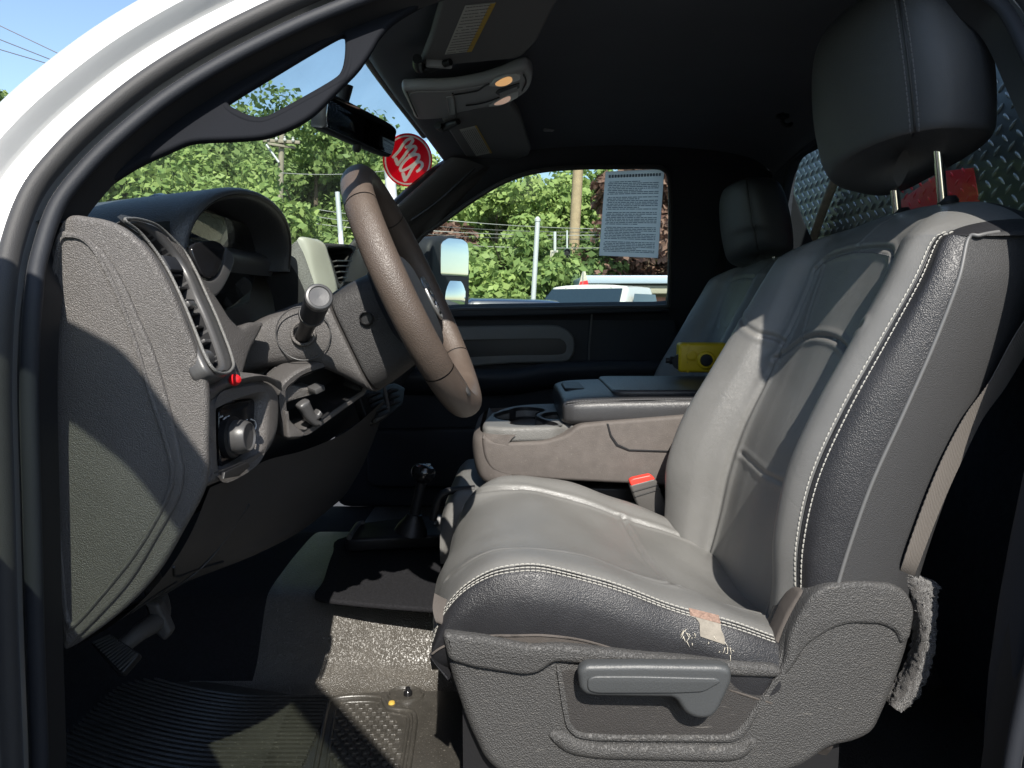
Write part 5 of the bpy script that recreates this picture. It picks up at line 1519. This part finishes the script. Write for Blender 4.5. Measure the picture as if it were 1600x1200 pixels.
# ------------------------------------------------------------------ papers stuck on the glass
def add_translucent(m, c, f):
    t = m.node_tree
    a = t.nodes.new('ShaderNodeBsdfTranslucent'); a.inputs[0].default_value = (*c, 1)
    x = t.nodes.new('ShaderNodeMixShader'); x.inputs[0].default_value = f
    t.links.new(t.nodes['Principled BSDF'].outputs[0], x.inputs[1]); t.links.new(a.outputs[0], x.inputs[2])
    t.links.new(x.outputs[0], t.nodes['Material Output'].inputs[0])
add_translucent(M['sticker_red'], (.85, .05, .10), .6)
add_translucent(M['sticker_white'], (.9, .85, .75), .5)
nd = thing('window_sticker', 'pale backlit printed sheet stuck on the passenger window', 'paper sheet', PY(985, 400, 2.36))
SF = (FP0 - FN * .008, FFR[1], FFR[2], FN)
shq = [(946, 268), (1038, 264), (1028, 403), (936, 399)]
pb = mat('sheet_paper', (0.27, 0.32, 0.37), 0.8, var=.06, vscale=30)
pm = pb.node_tree
tl_ = pm.nodes.new('ShaderNodeBsdfTranslucent'); tl_.inputs[0].default_value = (1.0, .98, .96, 1)
mxs = pm.nodes.new('ShaderNodeMixShader'); mxs.inputs[0].default_value = .85
pm.links.new(pm.nodes['Principled BSDF'].outputs[0], mxs.inputs[1]); pm.links.new(tl_.outputs[0], mxs.inputs[2])
pm.links.new(mxs.outputs[0], pm.nodes['Material Output'].inputs[0])
sheet = plate('sheet', shq, SF, .0015, .0003, pb, nd, smooth=False, lift=.0018)
mb = MB()
q = on_plane(shq, SF)
def sheet_bar(u0, u1, v0, h):
    a = (q[0].lerp(q[1], u0)).lerp(q[3].lerp(q[2], u0), v0); b = (q[0].lerp(q[1], u1)).lerp(q[3].lerp(q[2], u1), v0)
    d1 = (b - a).normalized(); d3 = FN; d2 = d3.cross(d1)
    mb.box((a + b) / 2 + FN * .0022, ((b - a).length, h, .0006), frame_rot(d1, d2, d3))
x = .06
while x < .93:                                  # heavy title line
    sheet_bar(x, x + .035, .055, .009); x += .05
k = 0
v0 = .12
while v0 < .95:
    if k % 9 != 8:
        x = .06 + (.0 if k % 3 else .02)
        end = .93 if k % 5 else .6
        while x < end:
            x2 = x + rnd.uniform(.03, .12)
            sheet_bar(x, min(x2, .94) - .012, v0, .0022)
            x = x2
    v0 += .0195; k += 1
mb.build('print_lines', mat('sheet_ink', (.17, .20, .24), .8), sheet, smooth=False)

# round red year sticker, read from its back, high on the far side of the windscreen
stq = WS.reshape(-1, 3)
sc_, = [None]
best = None
cray = ray(637, 250).normalized()
d = stq - np.array(CAM)
perp = np.linalg.norm(d - np.outer(d @ np.array(cray), np.array(cray)), axis=1)
ii = int(np.argmin(perp)); i_, j_ = divmod(ii, WS.shape[1])
nw = Vector(normals(WS)[i_, j_])
if nw.dot(CAM - Vector(WS[i_, j_])) < 0: nw = -nw
p0 = Vector(WS[i_, j_]) + nw * .003
STF0 = PN(637, 250, p0, nw)
ys_tk = thing('year_sticker', 'round red 2022 sticker high on the windscreen, seen reversed from inside', 'sticker', STF0 - Vector((0, 0, .1)))
def on_st(pts, lift=0.0): return [PN(p[0], p[1], p0 + nw * lift, nw) for p in pts]
uu = (Vector((0, 1, 0)) - nw * nw.y).normalized(); vv = nw.cross(uu)
SFR = (STF0, uu, vv, nw)
circ = [(637 + 38.5 * math.cos(t), 250 + 41.5 * math.sin(t)) for t in [2 * math.pi * k / 48 for k in range(48)]]
# the four numerals, as seen (mirrored)
Z10 = lambda pts: [(580 + x / 10, 180 + y / 10) for x, y in pts]
glyphs = [[(545, 500), (590, 480), (625, 440), (650, 395), (630, 365), (590, 370), (540, 405), (490, 470), (440, 550), (345, 655)],
          [(600, 625), (640, 600), (680, 560), (700, 515), (680, 485), (640, 495), (590, 535), (540, 600), (500, 660), (455, 715), (415, 760)], [(415, 765), (385, 690)],
          [(455, 850), (470, 790), (540, 700), (620, 640), (700, 615), (745, 625), (740, 680), (690, 740), (600, 810), (510, 860), (465, 868), (452, 845)],
          [(720, 875), (760, 845), (795, 790), (790, 745), (750, 730), (700, 755), (650, 820), (610, 890), (570, 960), (535, 1010)], [(530, 1010), (500, 920)]]
# one printed disc: the red ground, the cream ring and the cream numerals are its printing
rings, segs = 64, 150
dv_, df_, dm_ = [(637.0, 250.0)], [], []
for a in range(1, rings + 1):
    for b in range(segs):
        t = 2 * math.pi * b / segs
        dv_.append((637 + 38.5 * a / rings * math.cos(t), 250 + 41.5 * a / rings * math.sin(t)))
for b in range(segs): df_.append((0, 1 + b, 1 + (b + 1) % segs))
for a in range(rings - 1):
    for b in range(segs):
        o1 = 1 + a * segs; o2 = o1 + segs; b2 = (b + 1) % segs
        df_.append((o1 + b, o2 + b, o2 + b2, o1 + b2))
DV = np.array(dv_)
cenf = np.array([DV[list(f)].mean(0) for f in df_])
isw = np.zeros(len(df_), bool)
for g in glyphs:
    G_ = cr(Z10(g), 5) if len(g) > 2 else np.array(Z10(g))
    isw |= seg_dist(cenf, G_) < (2.3 if len(g) > 2 else 3.0)
rr_ = np.sqrt(((cenf[:, 0] - 637) / 38.5) ** 2 + ((cenf[:, 1] - 250) / 41.5) ** 2)
isw |= (rr_ > .88) & (rr_ < .935)
q_ = on_st(dv_)
n0_ = len(q_)
q2_ = [p - nw * .0012 for p in q_]
edge = [1 + (rings - 1) * segs + b for b in range(segs)]
ef = [(edge[b], edge[b] + n0_, edge[(b + 1) % segs] + n0_, edge[(b + 1) % segs]) for b in range(segs)]
mk('sticker_disc', q_ + q2_, df_ + ef + [tuple(i + n0_ for i in reversed(f)) for f in df_], [M['sticker_red'], M['sticker_white']], ys_tk, True, [int(x) for x in isw] + [0] * len(ef) + [int(x) for x in isw])
# ------------------------------------------------------------------ passenger's tow mirror
mr = thing('side_mirror', 'tall passenger tow mirror with two glasses outside the far window', 'mirror', V(-.28, 2.72, -.08))
MP = PY(710, 424, 2.72)
mnv = Vector((.90, -.44, .0)).normalized()
mu = Vector((0, 0, 1)).cross(mnv).normalized()
# the photo shows its rear face, so its plane is spanned by mu and z
MF = (MP, mu, Vector((0, 0, 1)), mnv)
house = [(672, 385), (678, 372), (690, 368), (716, 369), (730, 376), (735, 390), (736, 430), (735, 480), (728, 500), (700, 506), (680, 500), (672, 480)]
hs = plate('mirror_housing', house, MF, .10, .022, M['trim_dark'], mr, r=.03, smooth=False, res=5)
plate('upper_glass', [(690, 378), (700, 372), (722, 374), (730, 380), (732, 395), (731, 432), (688, 430), (688, 390)], MF, .004, .001, M['mirror'], mr, smooth=False, r=.012, lift=.002)
# the lower glass is convex
q = on_plane([(688, 438), (730, 440), (730, 478), (722, 490), (690, 488)], MF)
c0 = sum(q, Vector()) / len(q)
lowf = []
for a in range(7):
    row = []
    for b in range(7):
        p = q[0].lerp(q[1], b / 6).lerp(q[4].lerp(q[3], b / 6), a / 6)
        r_ = (p - c0).length
        row.append(tuple(p + mnv * (.010 - r_ * r_ * 1.6)))
    lowf.append(row)
grid('lower_glass', lowf, M['mirror'], mr)
tube('mirror_arm', [MP + Vector((-.07, .0, -.12)), MP + Vector((-.09, -.10, -.16)), MP + Vector((-.09, -.24, -.19))], [.03, .028, .035], M['black'], mr, seg=12)

# ------------------------------------------------------------------ tread plate box behind the cab
tp = thing('tread_plate_box', 'black diamond tread plate bulkhead behind the rear window', 'truck body', V(1.05, 1.35, -.95))
TX = 1.0
MB().box(V(TX + .30, 1.345, -.02), (.6, 2.55, 1.75), bevel=.01).build('plate_panel', M['plate_metal'], tp)
mb = MB(); mbr = MB()
pit = .042
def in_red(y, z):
    # the red reflection in the rear glass, painted on the plate
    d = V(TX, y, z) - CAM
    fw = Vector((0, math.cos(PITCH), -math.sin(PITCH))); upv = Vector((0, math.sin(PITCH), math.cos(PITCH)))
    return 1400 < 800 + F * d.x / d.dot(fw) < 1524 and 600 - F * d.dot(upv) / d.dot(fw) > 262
for i in range(int(2.5 / pit)):
    for j in range(int(.9 / pit)):
        y = .12 + i * pit; z = -.10 + j * pit
        for k in (0, 1):
            yy, zz = y + k * pit / 2, z + k * pit / 2
            if yy > 2.58: continue
            a = R(45 if k else -45) + R(0)
            d1 = Vector((0, math.cos(a), math.sin(a))); d2 = Vector((0, -math.sin(a), math.cos(a)))
            c = V(TX, yy, zz)
            A = []
            for s, w, h in ((-1, .03, .0), (-.75, .55, .45), (-.35, .95, .9), (0, 1, 1), (.35, .95, .9), (.75, .55, .45), (1, .03, 0)):
                ce = c + d1 * (.0135 * s)
                A.append([tuple(ce + d2 * (.0036 * w * math.cos(t)) + Vector((-1, 0, 0)) * (.0036 * h * math.sin(t) + .0003)) for t in [math.pi * q_ / 6 for q_ in range(7)]])
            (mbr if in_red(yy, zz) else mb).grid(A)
mb.build('tread_pattern', M['tread'], tp)
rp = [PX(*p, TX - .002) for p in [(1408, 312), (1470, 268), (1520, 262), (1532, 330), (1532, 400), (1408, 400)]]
red = plate('red_reflection_patch', [(-(p.y), p.z - ZC) for p in rp], plane_x(TX - .002, -1), .003, .0008, M['red_reflection'], tp, px=False, smooth=False)
if mbr.v: mbr.build('tread_pattern', M['red_reflection'], tp)
# pale stripe added to stand for a reflection in the rear window
a, b = PX(1312, 262, TX - .02), PX(1262, 400, TX - .02)
tube('reflected_stripe', [a, a.lerp(b, .5) + Vector((-.004, 0, 0)), b], .014, mat('reflected_stripe_tan', (.30, .24, .16), .8, var=.3, vscale=60), tp, seg=8)

# ------------------------------------------------------------------ vehicles in the lot
V_tyre = mat('tyre', (.02, .02, .02), .8)
V_glass = mat('tinted_car_glass', (.02, .035, .05), .05, spec=.8, coat=.5)
def car(name, label, cat, loc, rz, paint, pickup=True, lamps=False, sc=1.0):
    t = thing(name, label, cat, loc)
    Rm = Matrix.Rotation(rz, 3, 'Z') * sc
    def T(A): return [[tuple(Vector(loc) + Rm @ Vector(p)) for p in r] for r in A]
    def sec(x, hw, z0, z1, k=.12):
        return [(x, -hw * .96, z0), (x, -hw, z0 + .15), (x, -hw, (z0 + z1) / 2), (x, -hw * .97, z1 - .08), (x, -hw * .88, z1 - .01), (x, 0, z1 + .02), (x, hw * .88, z1 - .01), (x, hw * .97, z1 - .08), (x, hw, (z0 + z1) / 2), (x, hw, z0 + .15), (x, hw * .96, z0)]
    if pickup: secs = [sec(-2.95, .78, .55, .95), sec(-2.9, .92, .50, 1.10), sec(-2.6, .96, .48, 1.20), sec(-1.4, .98, .45, 1.25), sec(-1.2, .98, .45, 1.24), sec(1.0, .98, .45, 1.22), sec(2.8, .97, .5, 1.22), sec(2.92, .93, .55, 1.15)]
    else: secs = [sec(-2.4, .70, .45, .70), sec(-2.3, .86, .35, .82), sec(-1.9, .9, .30, .95), sec(-.9, .92, .28, 1.02), sec(1.4, .92, .28, 1.05), sec(2.2, .88, .32, .98), sec(2.35, .75, .42, .85)]
    grid('body', T(dense(secs, 3, 2)), paint, t, cap0=True, cap1=True)
    if pickup: cs = [(-1.35, .86, 1.22, .0), (-.62, .74, 1.84, 1), (-.45, .73, 1.90, 1), (.45, .72, 1.91, 1), (.62, .74, 1.84, 1), (.80, .86, 1.22, 0)]
    else: cs = [(-.95, .80, 1.0, 0), (-.2, .62, 1.38, 1), (.0, .61, 1.42, 1), (.9, .60, 1.40, 1), (1.1, .62, 1.34, 1), (1.75, .78, 1.02, 0)]
    zb = cs[0][2]
    rows = []
    for x, hw, z, k in cs:
        rows.append([(x if k else x, -.88 if pickup else -.84, zb - .02), (x, -hw, z - .10 * k), (x, -hw * .86, z), (x, 0, z + .03 * k), (x, hw * .86, z), (x, hw, z - .10 * k), (x, .88 if pickup else .84, zb - .02)])
    G = dense(rows, 4, 3)
    grid('cabin', T(G), paint, t)
    # glass: windscreen, rear and sides
    def quad(nm, pts, off=.006):
        q = [Vector(p) for p in pts]
        c = sum(q, Vector()) / 4
        nrm = (q[1] - q[0]).cross(q[3] - q[0]).normalized()
        if nrm.dot(c - Vector((0, 0, 1.1))) < 0: nrm = -nrm
        rows_ = []
        for a_ in (0, .5, 1):
            rows_.append([tuple(q[0].lerp(q[1], b_).lerp(q[3].lerp(q[2], b_), a_) + nrm * off) for b_ in (0, .25, .5, .75, 1)])
        grid(nm, T(np.array(rows_)), V_glass, t)
    x0, x1 = cs[0][0], cs[1][0]
    zt = cs[1][2]
    quad('windscreen', [(x0 + .10, -.78, zb + .06), (x0 + .10, .78, zb + .06), (x1 - .02, .66, zt - .015), (x1 - .02, -.66, zt - .015)], .055)
    xr0, xr1 = cs[-1][0], cs[-2][0]
    quad('rear_glass', [(xr0 - .05, -.7, zb + .1), (xr0 - .05, .7, zb + .1), (xr1 + .02, .6, zt - .1), (xr1 + .02, -.6, zt - .1)], .05)
    for s in (-1, 1):
        quad('side_window', [(x0 + .34, s * .885, zb + .06), (xr0 - .22, s * .885, zb + .06), (xr1 - .10, s * (.79 if pickup else .66), zt - .07), (x1 + .06, s * (.79 if pickup else .66), zt - .07)], .035)
        for xw in ((-1.95, 1.85) if pickup else (-1.45, 1.45)):
            r_ = .40 if pickup else .33
            c = Vector(loc) + Rm @ Vector((xw, s * .86, r_))
            wh = lathe('wheel', [(r_ * .6 * sc, -.12), (r_ * sc, -.11), (r_ * sc, .11), (r_ * .62 * sc, .12), (r_ * .55 * sc, .08), (0, .09)], c, Rm @ Vector((0, s, 0)), V_tyre, t, seg=24)
            lathe('rim', [(r_ * .58, .085), (r_ * .5, .105), (.05, .10), (0, .11)], c, Rm @ Vector((0, s, 0)), M['silver'], wh, seg=20)
        lathe('headlight', [(.12, -.05), (.12, .02), (.08, .05), (0, .06)], Vector(loc) + Rm @ Vector(((-2.88 if pickup else -2.28), s * .66, .85 if pickup else .66)), Rm @ Vector((-1, 0, 0)), M['lens_clear'], t, seg=16)
        MB().box(Vector(loc) + Rm @ Vector((x0 + .42, s * 1.05, zb + .12)), (.10, .22, .17), Rm, bevel=.03).build('door_mirror', paint, t)
    if lamps:
        for k in range(5):
            MB().box(Vector(loc) + Rm @ Vector((cs[1][0] + .06, -.42 + k * .21, 1.885)), (.09, .06, .035), Rm, bevel=.012).build('roof_lamp', M['lens_clear'], t)
    return t
car('pickup_truck', 'white pickup truck with roof lamps parked beyond the passenger window', 'pickup truck', (1.62, 12.9, 0.0), R(60), M['paint'], True, True)
navy = mat('navy_paint', (.012, .02, .05), .25, coat=.8)
car('parked_car', 'dark blue vehicle whose low roof shows at the foot of the far window', 'car', (-.55, 11.2, 0.0), R(8), navy, False, False, 1.17)
# pennant standing behind the white truck
pn = thing('pennant_flag', 'small red and white pennant standing behind the white truck roof', 'flag', PY(911, 460, 14.2) - Vector((0, 0, 1.6)))
tube('pole', [PY(909, 470, 14.2) - Vector((0, 0, 1.4)), PY(911, 424, 14.2)], .012, M['silver'], pn, seg=8)
plate('pennant', [(910, 424), (915, 424), (920, 449), (903, 449), (907, 436)], plane_y(14.2), .01, .003, M['sticker_white'], pn, smooth=False)
plate('pennant_red', [(907, 440), (918, 438), (921, 451), (902, 451)], plane_y(14.19), .012, .003, M['red'], pn, smooth=False)

# ------------------------------------------------------------------ low building on the right
bl = thing('low_building', 'low cream building with pale gutter behind the white truck', 'building', (6.2, 20, 0))
cream = mat('cream_siding', (.36, .34, .27), .8, var=.06, vscale=2)
MB().box((7.6, 22, 1.1), (11, 4, 2.2)).build('wall', cream, bl, smooth=False)
MB().box((7.6, 21.6, 2.28), (11.4, 5.2, .22), bevel=.04).build('roof_edge', mat('pale_blue_metal', (.42, .50, .60), .4), bl)
MB().box((7.6, 19.6, 2.02), (11.2, .9, .22), bevel=.03).build('fascia', cream, bl)
MB().box((4.2, 19.98, 1.55), (3.2, .05, .5)).build('window_band', mat('brown_shade', (.10, .08, .06), .7), bl, smooth=False)
MB().box((4.1, 19.93, 1.6), (.35, .05, .45)).build('notice', mat('pink_notice', (.45, .22, .2), .7), bl, smooth=False)

# ------------------------------------------------------------------ poles, wires and signal boxes
wood = mat('pole_wood', (.36, .27, .17), .85, grain=('noise', 25, .01), var=.15, vscale=5)
oldwood = mat('grey_pole_wood', (.30, .26, .20), .85, var=.15, vscale=5)
galv = mat('galvanised', (.55, .57, .58), .5, metal=.2)
def pole(name, label, x0, y0, x1, y1, d, wpx, m_, extra=None, cat='utility pole', group='poles along the street'):
    a, b = PY(x0, y0, d), PY(x1, y1, d)
    dirn = (b - a)
    foot = b + dirn * ((b.z) / max(a.z - b.z, .01))
    foot.z = 0
    t = thing(name, label, cat, foot, group)
    r_ = wpx * d / F / 2
    tube('shaft', [foot, b, a], [r_ * 1.12, r_, r_ * .92], m_, t, seg=14, n=3)
    return t, a, foot, r_
t, a, f_, r_ = pole('utility_pole', 'thick tan wooden pole left of the sheet on the passenger window', 905, 232, 893, 450, 24, 17, wood)
t, a, f_, r_ = pole('steel_post', 'thin pale grey steel post in the middle of the passenger window', 840, 346, 833, 472, 19, 8, galv, cat='post')
lathe('cap', [(r_ * 1.15, 0), (r_ * 1.15, .06), (r_ * .5, .12), (0, .13)], a, (0, 0, 1), galv, t, seg=16)
t, a, f_, r_ = pole('utility_pole', 'weathered pole with cross arm seen through the windscreen', 441, 196, 437, 330, 30, 9, oldwood)
ca = PY(440, 221, 29.8)
MB().box(ca, (1.5, .12, .13), Euler((0, .06, 0)).to_matrix(), bevel=.02).build('cross_arm', oldwood, t)
MB().box(PY(440, 228, 29.8), (1.1, .1, .1), Euler((0, .06, .5)).to_matrix(), bevel=.02).build('cross_arm', oldwood, t)
tube('brace', [PY(416, 226, 29.8), PY(436, 254, 29.8)], .05, galv, t, seg=8)
for k in range(4):
    lathe('insulator', [(.05, 0), (.07, .05), (.04, .12), (.06, .15), (0, .2)], PY(419 + 13 * k, 219 + k * .8, 29.7), (0, 0, 1), M['lens_clear'], t, seg=10)
t, a, f_, r_ = pole('steel_post', 'short pale post in front of the trees left of the steering wheel', 527, 300, 533, 378, 22, 8, galv, cat='post')
t, a, f_, r_ = pole('steel_post', 'wide pale post below the red round sticker', 604, 215, 614, 330, 26, 17, galv, cat='post')
t, a, f_, r_ = pole('utility_pole', 'distant thin brown pole above the tow mirror', 707, 290, 703, 372, 34, 8, oldwood)
wire_m = mat('wire', (.10, .10, .105), .6)
wire_p = mat('pale_wire', (.35, .35, .34), .5)
def wire(p, d0, d1, sag, r_, m_, label):
    a, b = PY(*p[0], d0), PY(*p[1], d1)
    pts = [a.lerp(b, s) - Vector((0, 0, sag * 4 * s * (1 - s))) for s in np.linspace(0, 1, 9)]
    o = tube('overhead_wire', pts, r_, m_, None, seg=6, n=1)
    tag(o, label, 'wire', 'overhead wires')
    return o
for k, (p0_, p1_, nm, m_) in enumerate([((640, 338), (980, 358), 'topmost', wire_p), ((640, 350), (980, 362), 'second highest', wire_m), ((640, 358), (980, 366), 'third highest', wire_p), ((640, 364), (990, 372), 'fourth highest', wire_m), ((640, 378), (990, 386), 'lowest', wire_p)]):
    wire((p0_, p1_), 23, 23.5, .10, .011, m_, nm + ' of the five wires crossing behind the passenger window')
for k, (p0_, p1_, nm) in enumerate([((436, 270), (640, 262), 'pale wire crossing the trees level with the dash hood, uppermost'), ((450, 318), (650, 340), 'upper of three wires low in the windscreen'), ((450, 330), (650, 350), 'middle of three wires low in the windscreen'), ((450, 342), (650, 358), 'lowest of three wires low in the windscreen')]):
    wire((p0_, p1_), 29, 29, .15, .014, wire_p, nm)
for k, (y0, y1, nm) in enumerate([(38, 96, 'highest'), (60, 108, 'middle'), (76, 112, 'lowest')]):
    wire(((-200, y0 - (y1 - y0) * 1.6), (160, y1 + (y1 - y0) * .35)), 30, 28, .0, .018, wire_m, nm + ' of the three dark wires against the blue sky')
# hanging sign and signal head
hs_ = thing('hanging_sign', 'white square sign hanging from the wires beside the thick wooden pole', 'sign', PY(866, 408, 23) )
tube('hanger', [PY(867, 362, 23), PY(867, 392, 23)], .05, galv, hs_, seg=8)
plate('sign_face', [(860, 391), (872, 391), (872, 407), (859, 407)], plane_y(23), .06, .012, M['sticker_white'], hs_, smooth=False)
plate('sign_border', [(861.5, 393), (870.5, 393), (870.5, 405), (860.5, 405)], plane_y(22.97), .02, .004, M['console_grey'], hs_, smooth=False, holes=[[(862.5, 394.5), (869.5, 394.5), (869.5, 403.5), (861.5, 403.5)]])
sg_ = thing('signal_head', 'green signal housing hanging just left of the thick wooden pole', 'traffic signal', PY(886, 408, 23))
grn = mat('signal_green', (.10, .22, .16), .5)
plate('housing', [(881, 392), (884, 387), (888, 387), (891, 392), (891, 408), (880, 408)], plane_y(23.2), .3, .04, grn, sg_, smooth=False)
for k in range(2):
    lathe('lamp', [(.10, 0), (.11, .08), (.09, .08), (.085, .01), (0, .02)], PY(886, 394 + 8 * k, 23.03), (0, -1, 0), M['black'], sg_, seg=14)
tube('hanger', [PY(886, 360, 23.2), PY(886, 388, 23.2)], .03, galv, sg_, seg=8)

# ------------------------------------------------------------------ trees
bark = mat('bark', (.12, .09, .065), .9, grain=('noise', 12, .03), var=.2)
LEAF = [leafmat('leaf_green', (.15, .235, .075), (.33, .43, .15)), leafmat('leaf_bright', (.20, .30, .09), (.40, .50, .17)), leafmat('leaf_dark', (.095, .165, .065), (.22, .31, .11))]
COPPER = leafmat('leaf_copper', (.10, .05, .042), (.28, .17, .13), .2)
def crown_mesh(h, w, seed, leaves, size):
    g = np.random.RandomState(seed)
    nb = 44
    # clumps spread through an uneven crown
    cs = []
    while len(cs) < nb:
        p = g.uniform(-1, 1, 3)
        if (p ** 2).sum() < 1 and (p ** 2).sum() > .12: cs.append(p)
    cs = np.array(cs)
    cs[:, 2] = cs[:, 2] * .5 + .5
    rad = g.uniform(.16, .34, nb)
    wt = np.array([max(.0, 1 - (c[2]) * .45) for c in cs])
    k = g.randint(0, nb, leaves)
    d = g.normal(size=(leaves, 3)); d /= np.linalg.norm(d, axis=1, keepdims=True)
    rr = rad[k] * g.uniform(.55, 1.05, leaves)
    c = cs[k].copy()
    P = c * np.array((w * .5, w * .5, h * .84)) * np.stack([wt[k], wt[k], np.ones(leaves)], 1) + np.array((0, 0, h * .12))
    P = P + d * rr[:, None] * np.array((w * .5, w * .5, h * .40))
    up = g.normal(size=(leaves, 3)) * .8 + d + np.array((0, 0, .5))
    up /= np.linalg.norm(up, axis=1, keepdims=True)
    t1 = np.cross(up, g.normal(size=(leaves, 3))); t1 /= np.linalg.norm(t1, axis=1, keepdims=True)
    t2 = np.cross(up, t1)
    s = size * g.uniform(.6, 1.3, leaves)[:, None]
    quad = np.stack([P - t1 * s, P + t2 * s * .62 + up * s * .12, P + t1 * s, P - t2 * s * .62 + up * s * .12], 1)
    return quad.reshape(-1, 3)
def tree(name, label, x, y, h, w, leaf, seed, leaves=9000, size=.17, group='trees along the far side of the street', mesh=None):
    t = thing(name, label, 'tree', (x, y, 0), group)
    if mesh is None:
        v = crown_mesh(h, w, seed, leaves, size)
        me = bpy.data.meshes.new('crown')
        n = len(v) // 4
        me.from_pydata([], [], [])
        me.vertices.add(len(v)); me.vertices.foreach_set('co', v.ravel())
        me.loops.add(len(v)); me.loops.foreach_set('vertex_index', np.arange(len(v)))
        me.polygons.add(n); me.polygons.foreach_set('loop_start', np.arange(n) * 4); me.polygons.foreach_set('loop_total', np.full(n, 4))
        me.materials.append(leaf)
        me.update(calc_edges=True); me.validate()
    else: me = mesh
    o = bpy.data.objects.new('crown', me); col.objects.link(o); o.parent = t
    BASE[o.name] = Vector((x, y, 0))
    tr_ = tube('trunk', [(x, y, -.05), (x + .05, y, h * .2), (x - .04, y + .05, h * .45), (x + .06, y, h * .75)], [h * .026, h * .02, h * .014, h * .005], bark, t, seg=10)
    g = random.Random(seed)
    for k in range(6):
        a = g.uniform(0, 6.28); z0 = h * g.uniform(.22, .5); l = w * g.uniform(.25, .42)
        tube('limb', [(x, y, z0), (x + math.cos(a) * l * .5, y + math.sin(a) * l * .5, z0 + l * .45), (x + math.cos(a) * l, y + math.sin(a) * l, z0 + l * .8)], [h * .009, h * .006, h * .002], bark, tr_, seg=6)
    return t, me
def T_at(px, ytop, D): return (px - 800) / F * D, D, ZC + (480 - ytop) / F * D
plan = [
    (-30, 128, 30, 11, 0, 'leafy tree at the far left edge, its top just beside the white pillar'),
    (150, 165, 36, 13, 0, 'broad green tree behind the left end of the dash hood'),
    (262, 175, 29, 9, 1, 'bright green tree in the windscreen above the dash hood'),
    (345, 150, 39, 13, 0, 'tall green tree left of the pole with the cross arm'),
    (430, 168, 44, 13, 2, 'dark tree directly behind the pole with the cross arm'),
    (500, 180, 34, 10, 0, 'green tree right of the pole with the cross arm'),
    (575, 200, 40, 12, 2, 'darker tree left of the red round sticker'),
    (655, 245, 33, 9, 0, 'green tree below the red round sticker'),
    (385, 255, 25, 6, 1, 'small bright tree low in the windscreen near the gauge hood'),
    (745, 285, 38, 11, 0, 'green tree at the left end of the passenger window'),
    (775, 268, 30, 8, 1, 'bright green tree behind the tow mirror'),
    (855, 282, 33, 9, 1, 'bright green tree behind the steel post in the passenger window'),
    (930, 262, 42, 12, 0, 'tall green tree behind the thick wooden pole'),
    (800, 355, 24, 6, 0, 'low bushy tree at the foot of the steel post'),
    (735, 400, 21, 4, 1, 'small bright bush right of the tow mirror'),
    (880, 370, 25, 6, 2, 'dark low tree left of the thick wooden pole'),
    (690, 345, 27, 5, 3, 'copper leaved tree left of the tow mirror'),
    (1010, 225, 25.5, 7.5, 3, 'copper beech behind the sheet on the passenger window'),
    (1110, 215, 27, 8, 3, 'copper leaved tree at the right end of the passenger window, mostly hidden'),
]
meshes = {}
for k, (px, yt, D, w, kind, lab) in enumerate(plan):
    x, y, h = T_at(px, yt, D)
    leaf = (LEAF + [COPPER])[kind]
    tree('leafy_tree', lab, x, y, h, w, leaf, 11 + k, leaves=int(9000 + 700 * w), size=.075 + .0028 * D)
# dense wood behind everything: uncountable
mbw = None
g = np.random.RandomState(3)
Q = []
for k in range(34):
    D = g.uniform(48, 58); px = -150 + k * 42 + g.uniform(-15, 15)
    top = np.interp(px, [-200, 200, 480, 640, 760, 1000, 1300], [150, 165, 190, 255, 300, 290, 270]) + g.uniform(-10, 26)
    x, y, h = T_at(px, top, D)
    v = crown_mesh(h, 9, 300 + k, 4200, .27)
    Q.append(v + np.array((x, y, 0)))
v = np.concatenate(Q); n = len(v) // 4
me = bpy.data.meshes.new('far_wood')
me.vertices.add(len(v)); me.vertices.foreach_set('co', v.ravel())
me.loops.add(len(v)); me.loops.foreach_set('vertex_index', np.arange(len(v)))
me.polygons.add(n); me.polygons.foreach_set('loop_start', np.arange(n) * 4); me.polygons.foreach_set('loop_total', np.full(n, 4))
me.materials.append(LEAF[2]); me.update(calc_edges=True)
o = bpy.data.objects.new('far_wood', me); col.objects.link(o)
tag(o, 'far off wood that closes the view behind the street trees', 'wood', kind='stuff')
# rough verge under the trees
vg = [[(-70 + 14 * j, 18.5 + 8 * i, .05 + .25 * (i > 0) + .05 * math.sin(j * 2.1 + i)) for j in range(12)] for i in range(6)]
mk('verge', [p for r in vg for p in r], [(i * 12 + j, i * 12 + j + 1, (i + 1) * 12 + j + 1, (i + 1) * 12 + j) for i in range(5) for j in range(11)], mat('grass_verge', (.07, .11, .03), .95, grain=('noise', 8, .08), var=.4, vscale=1.5))['kind'] = 'structure'
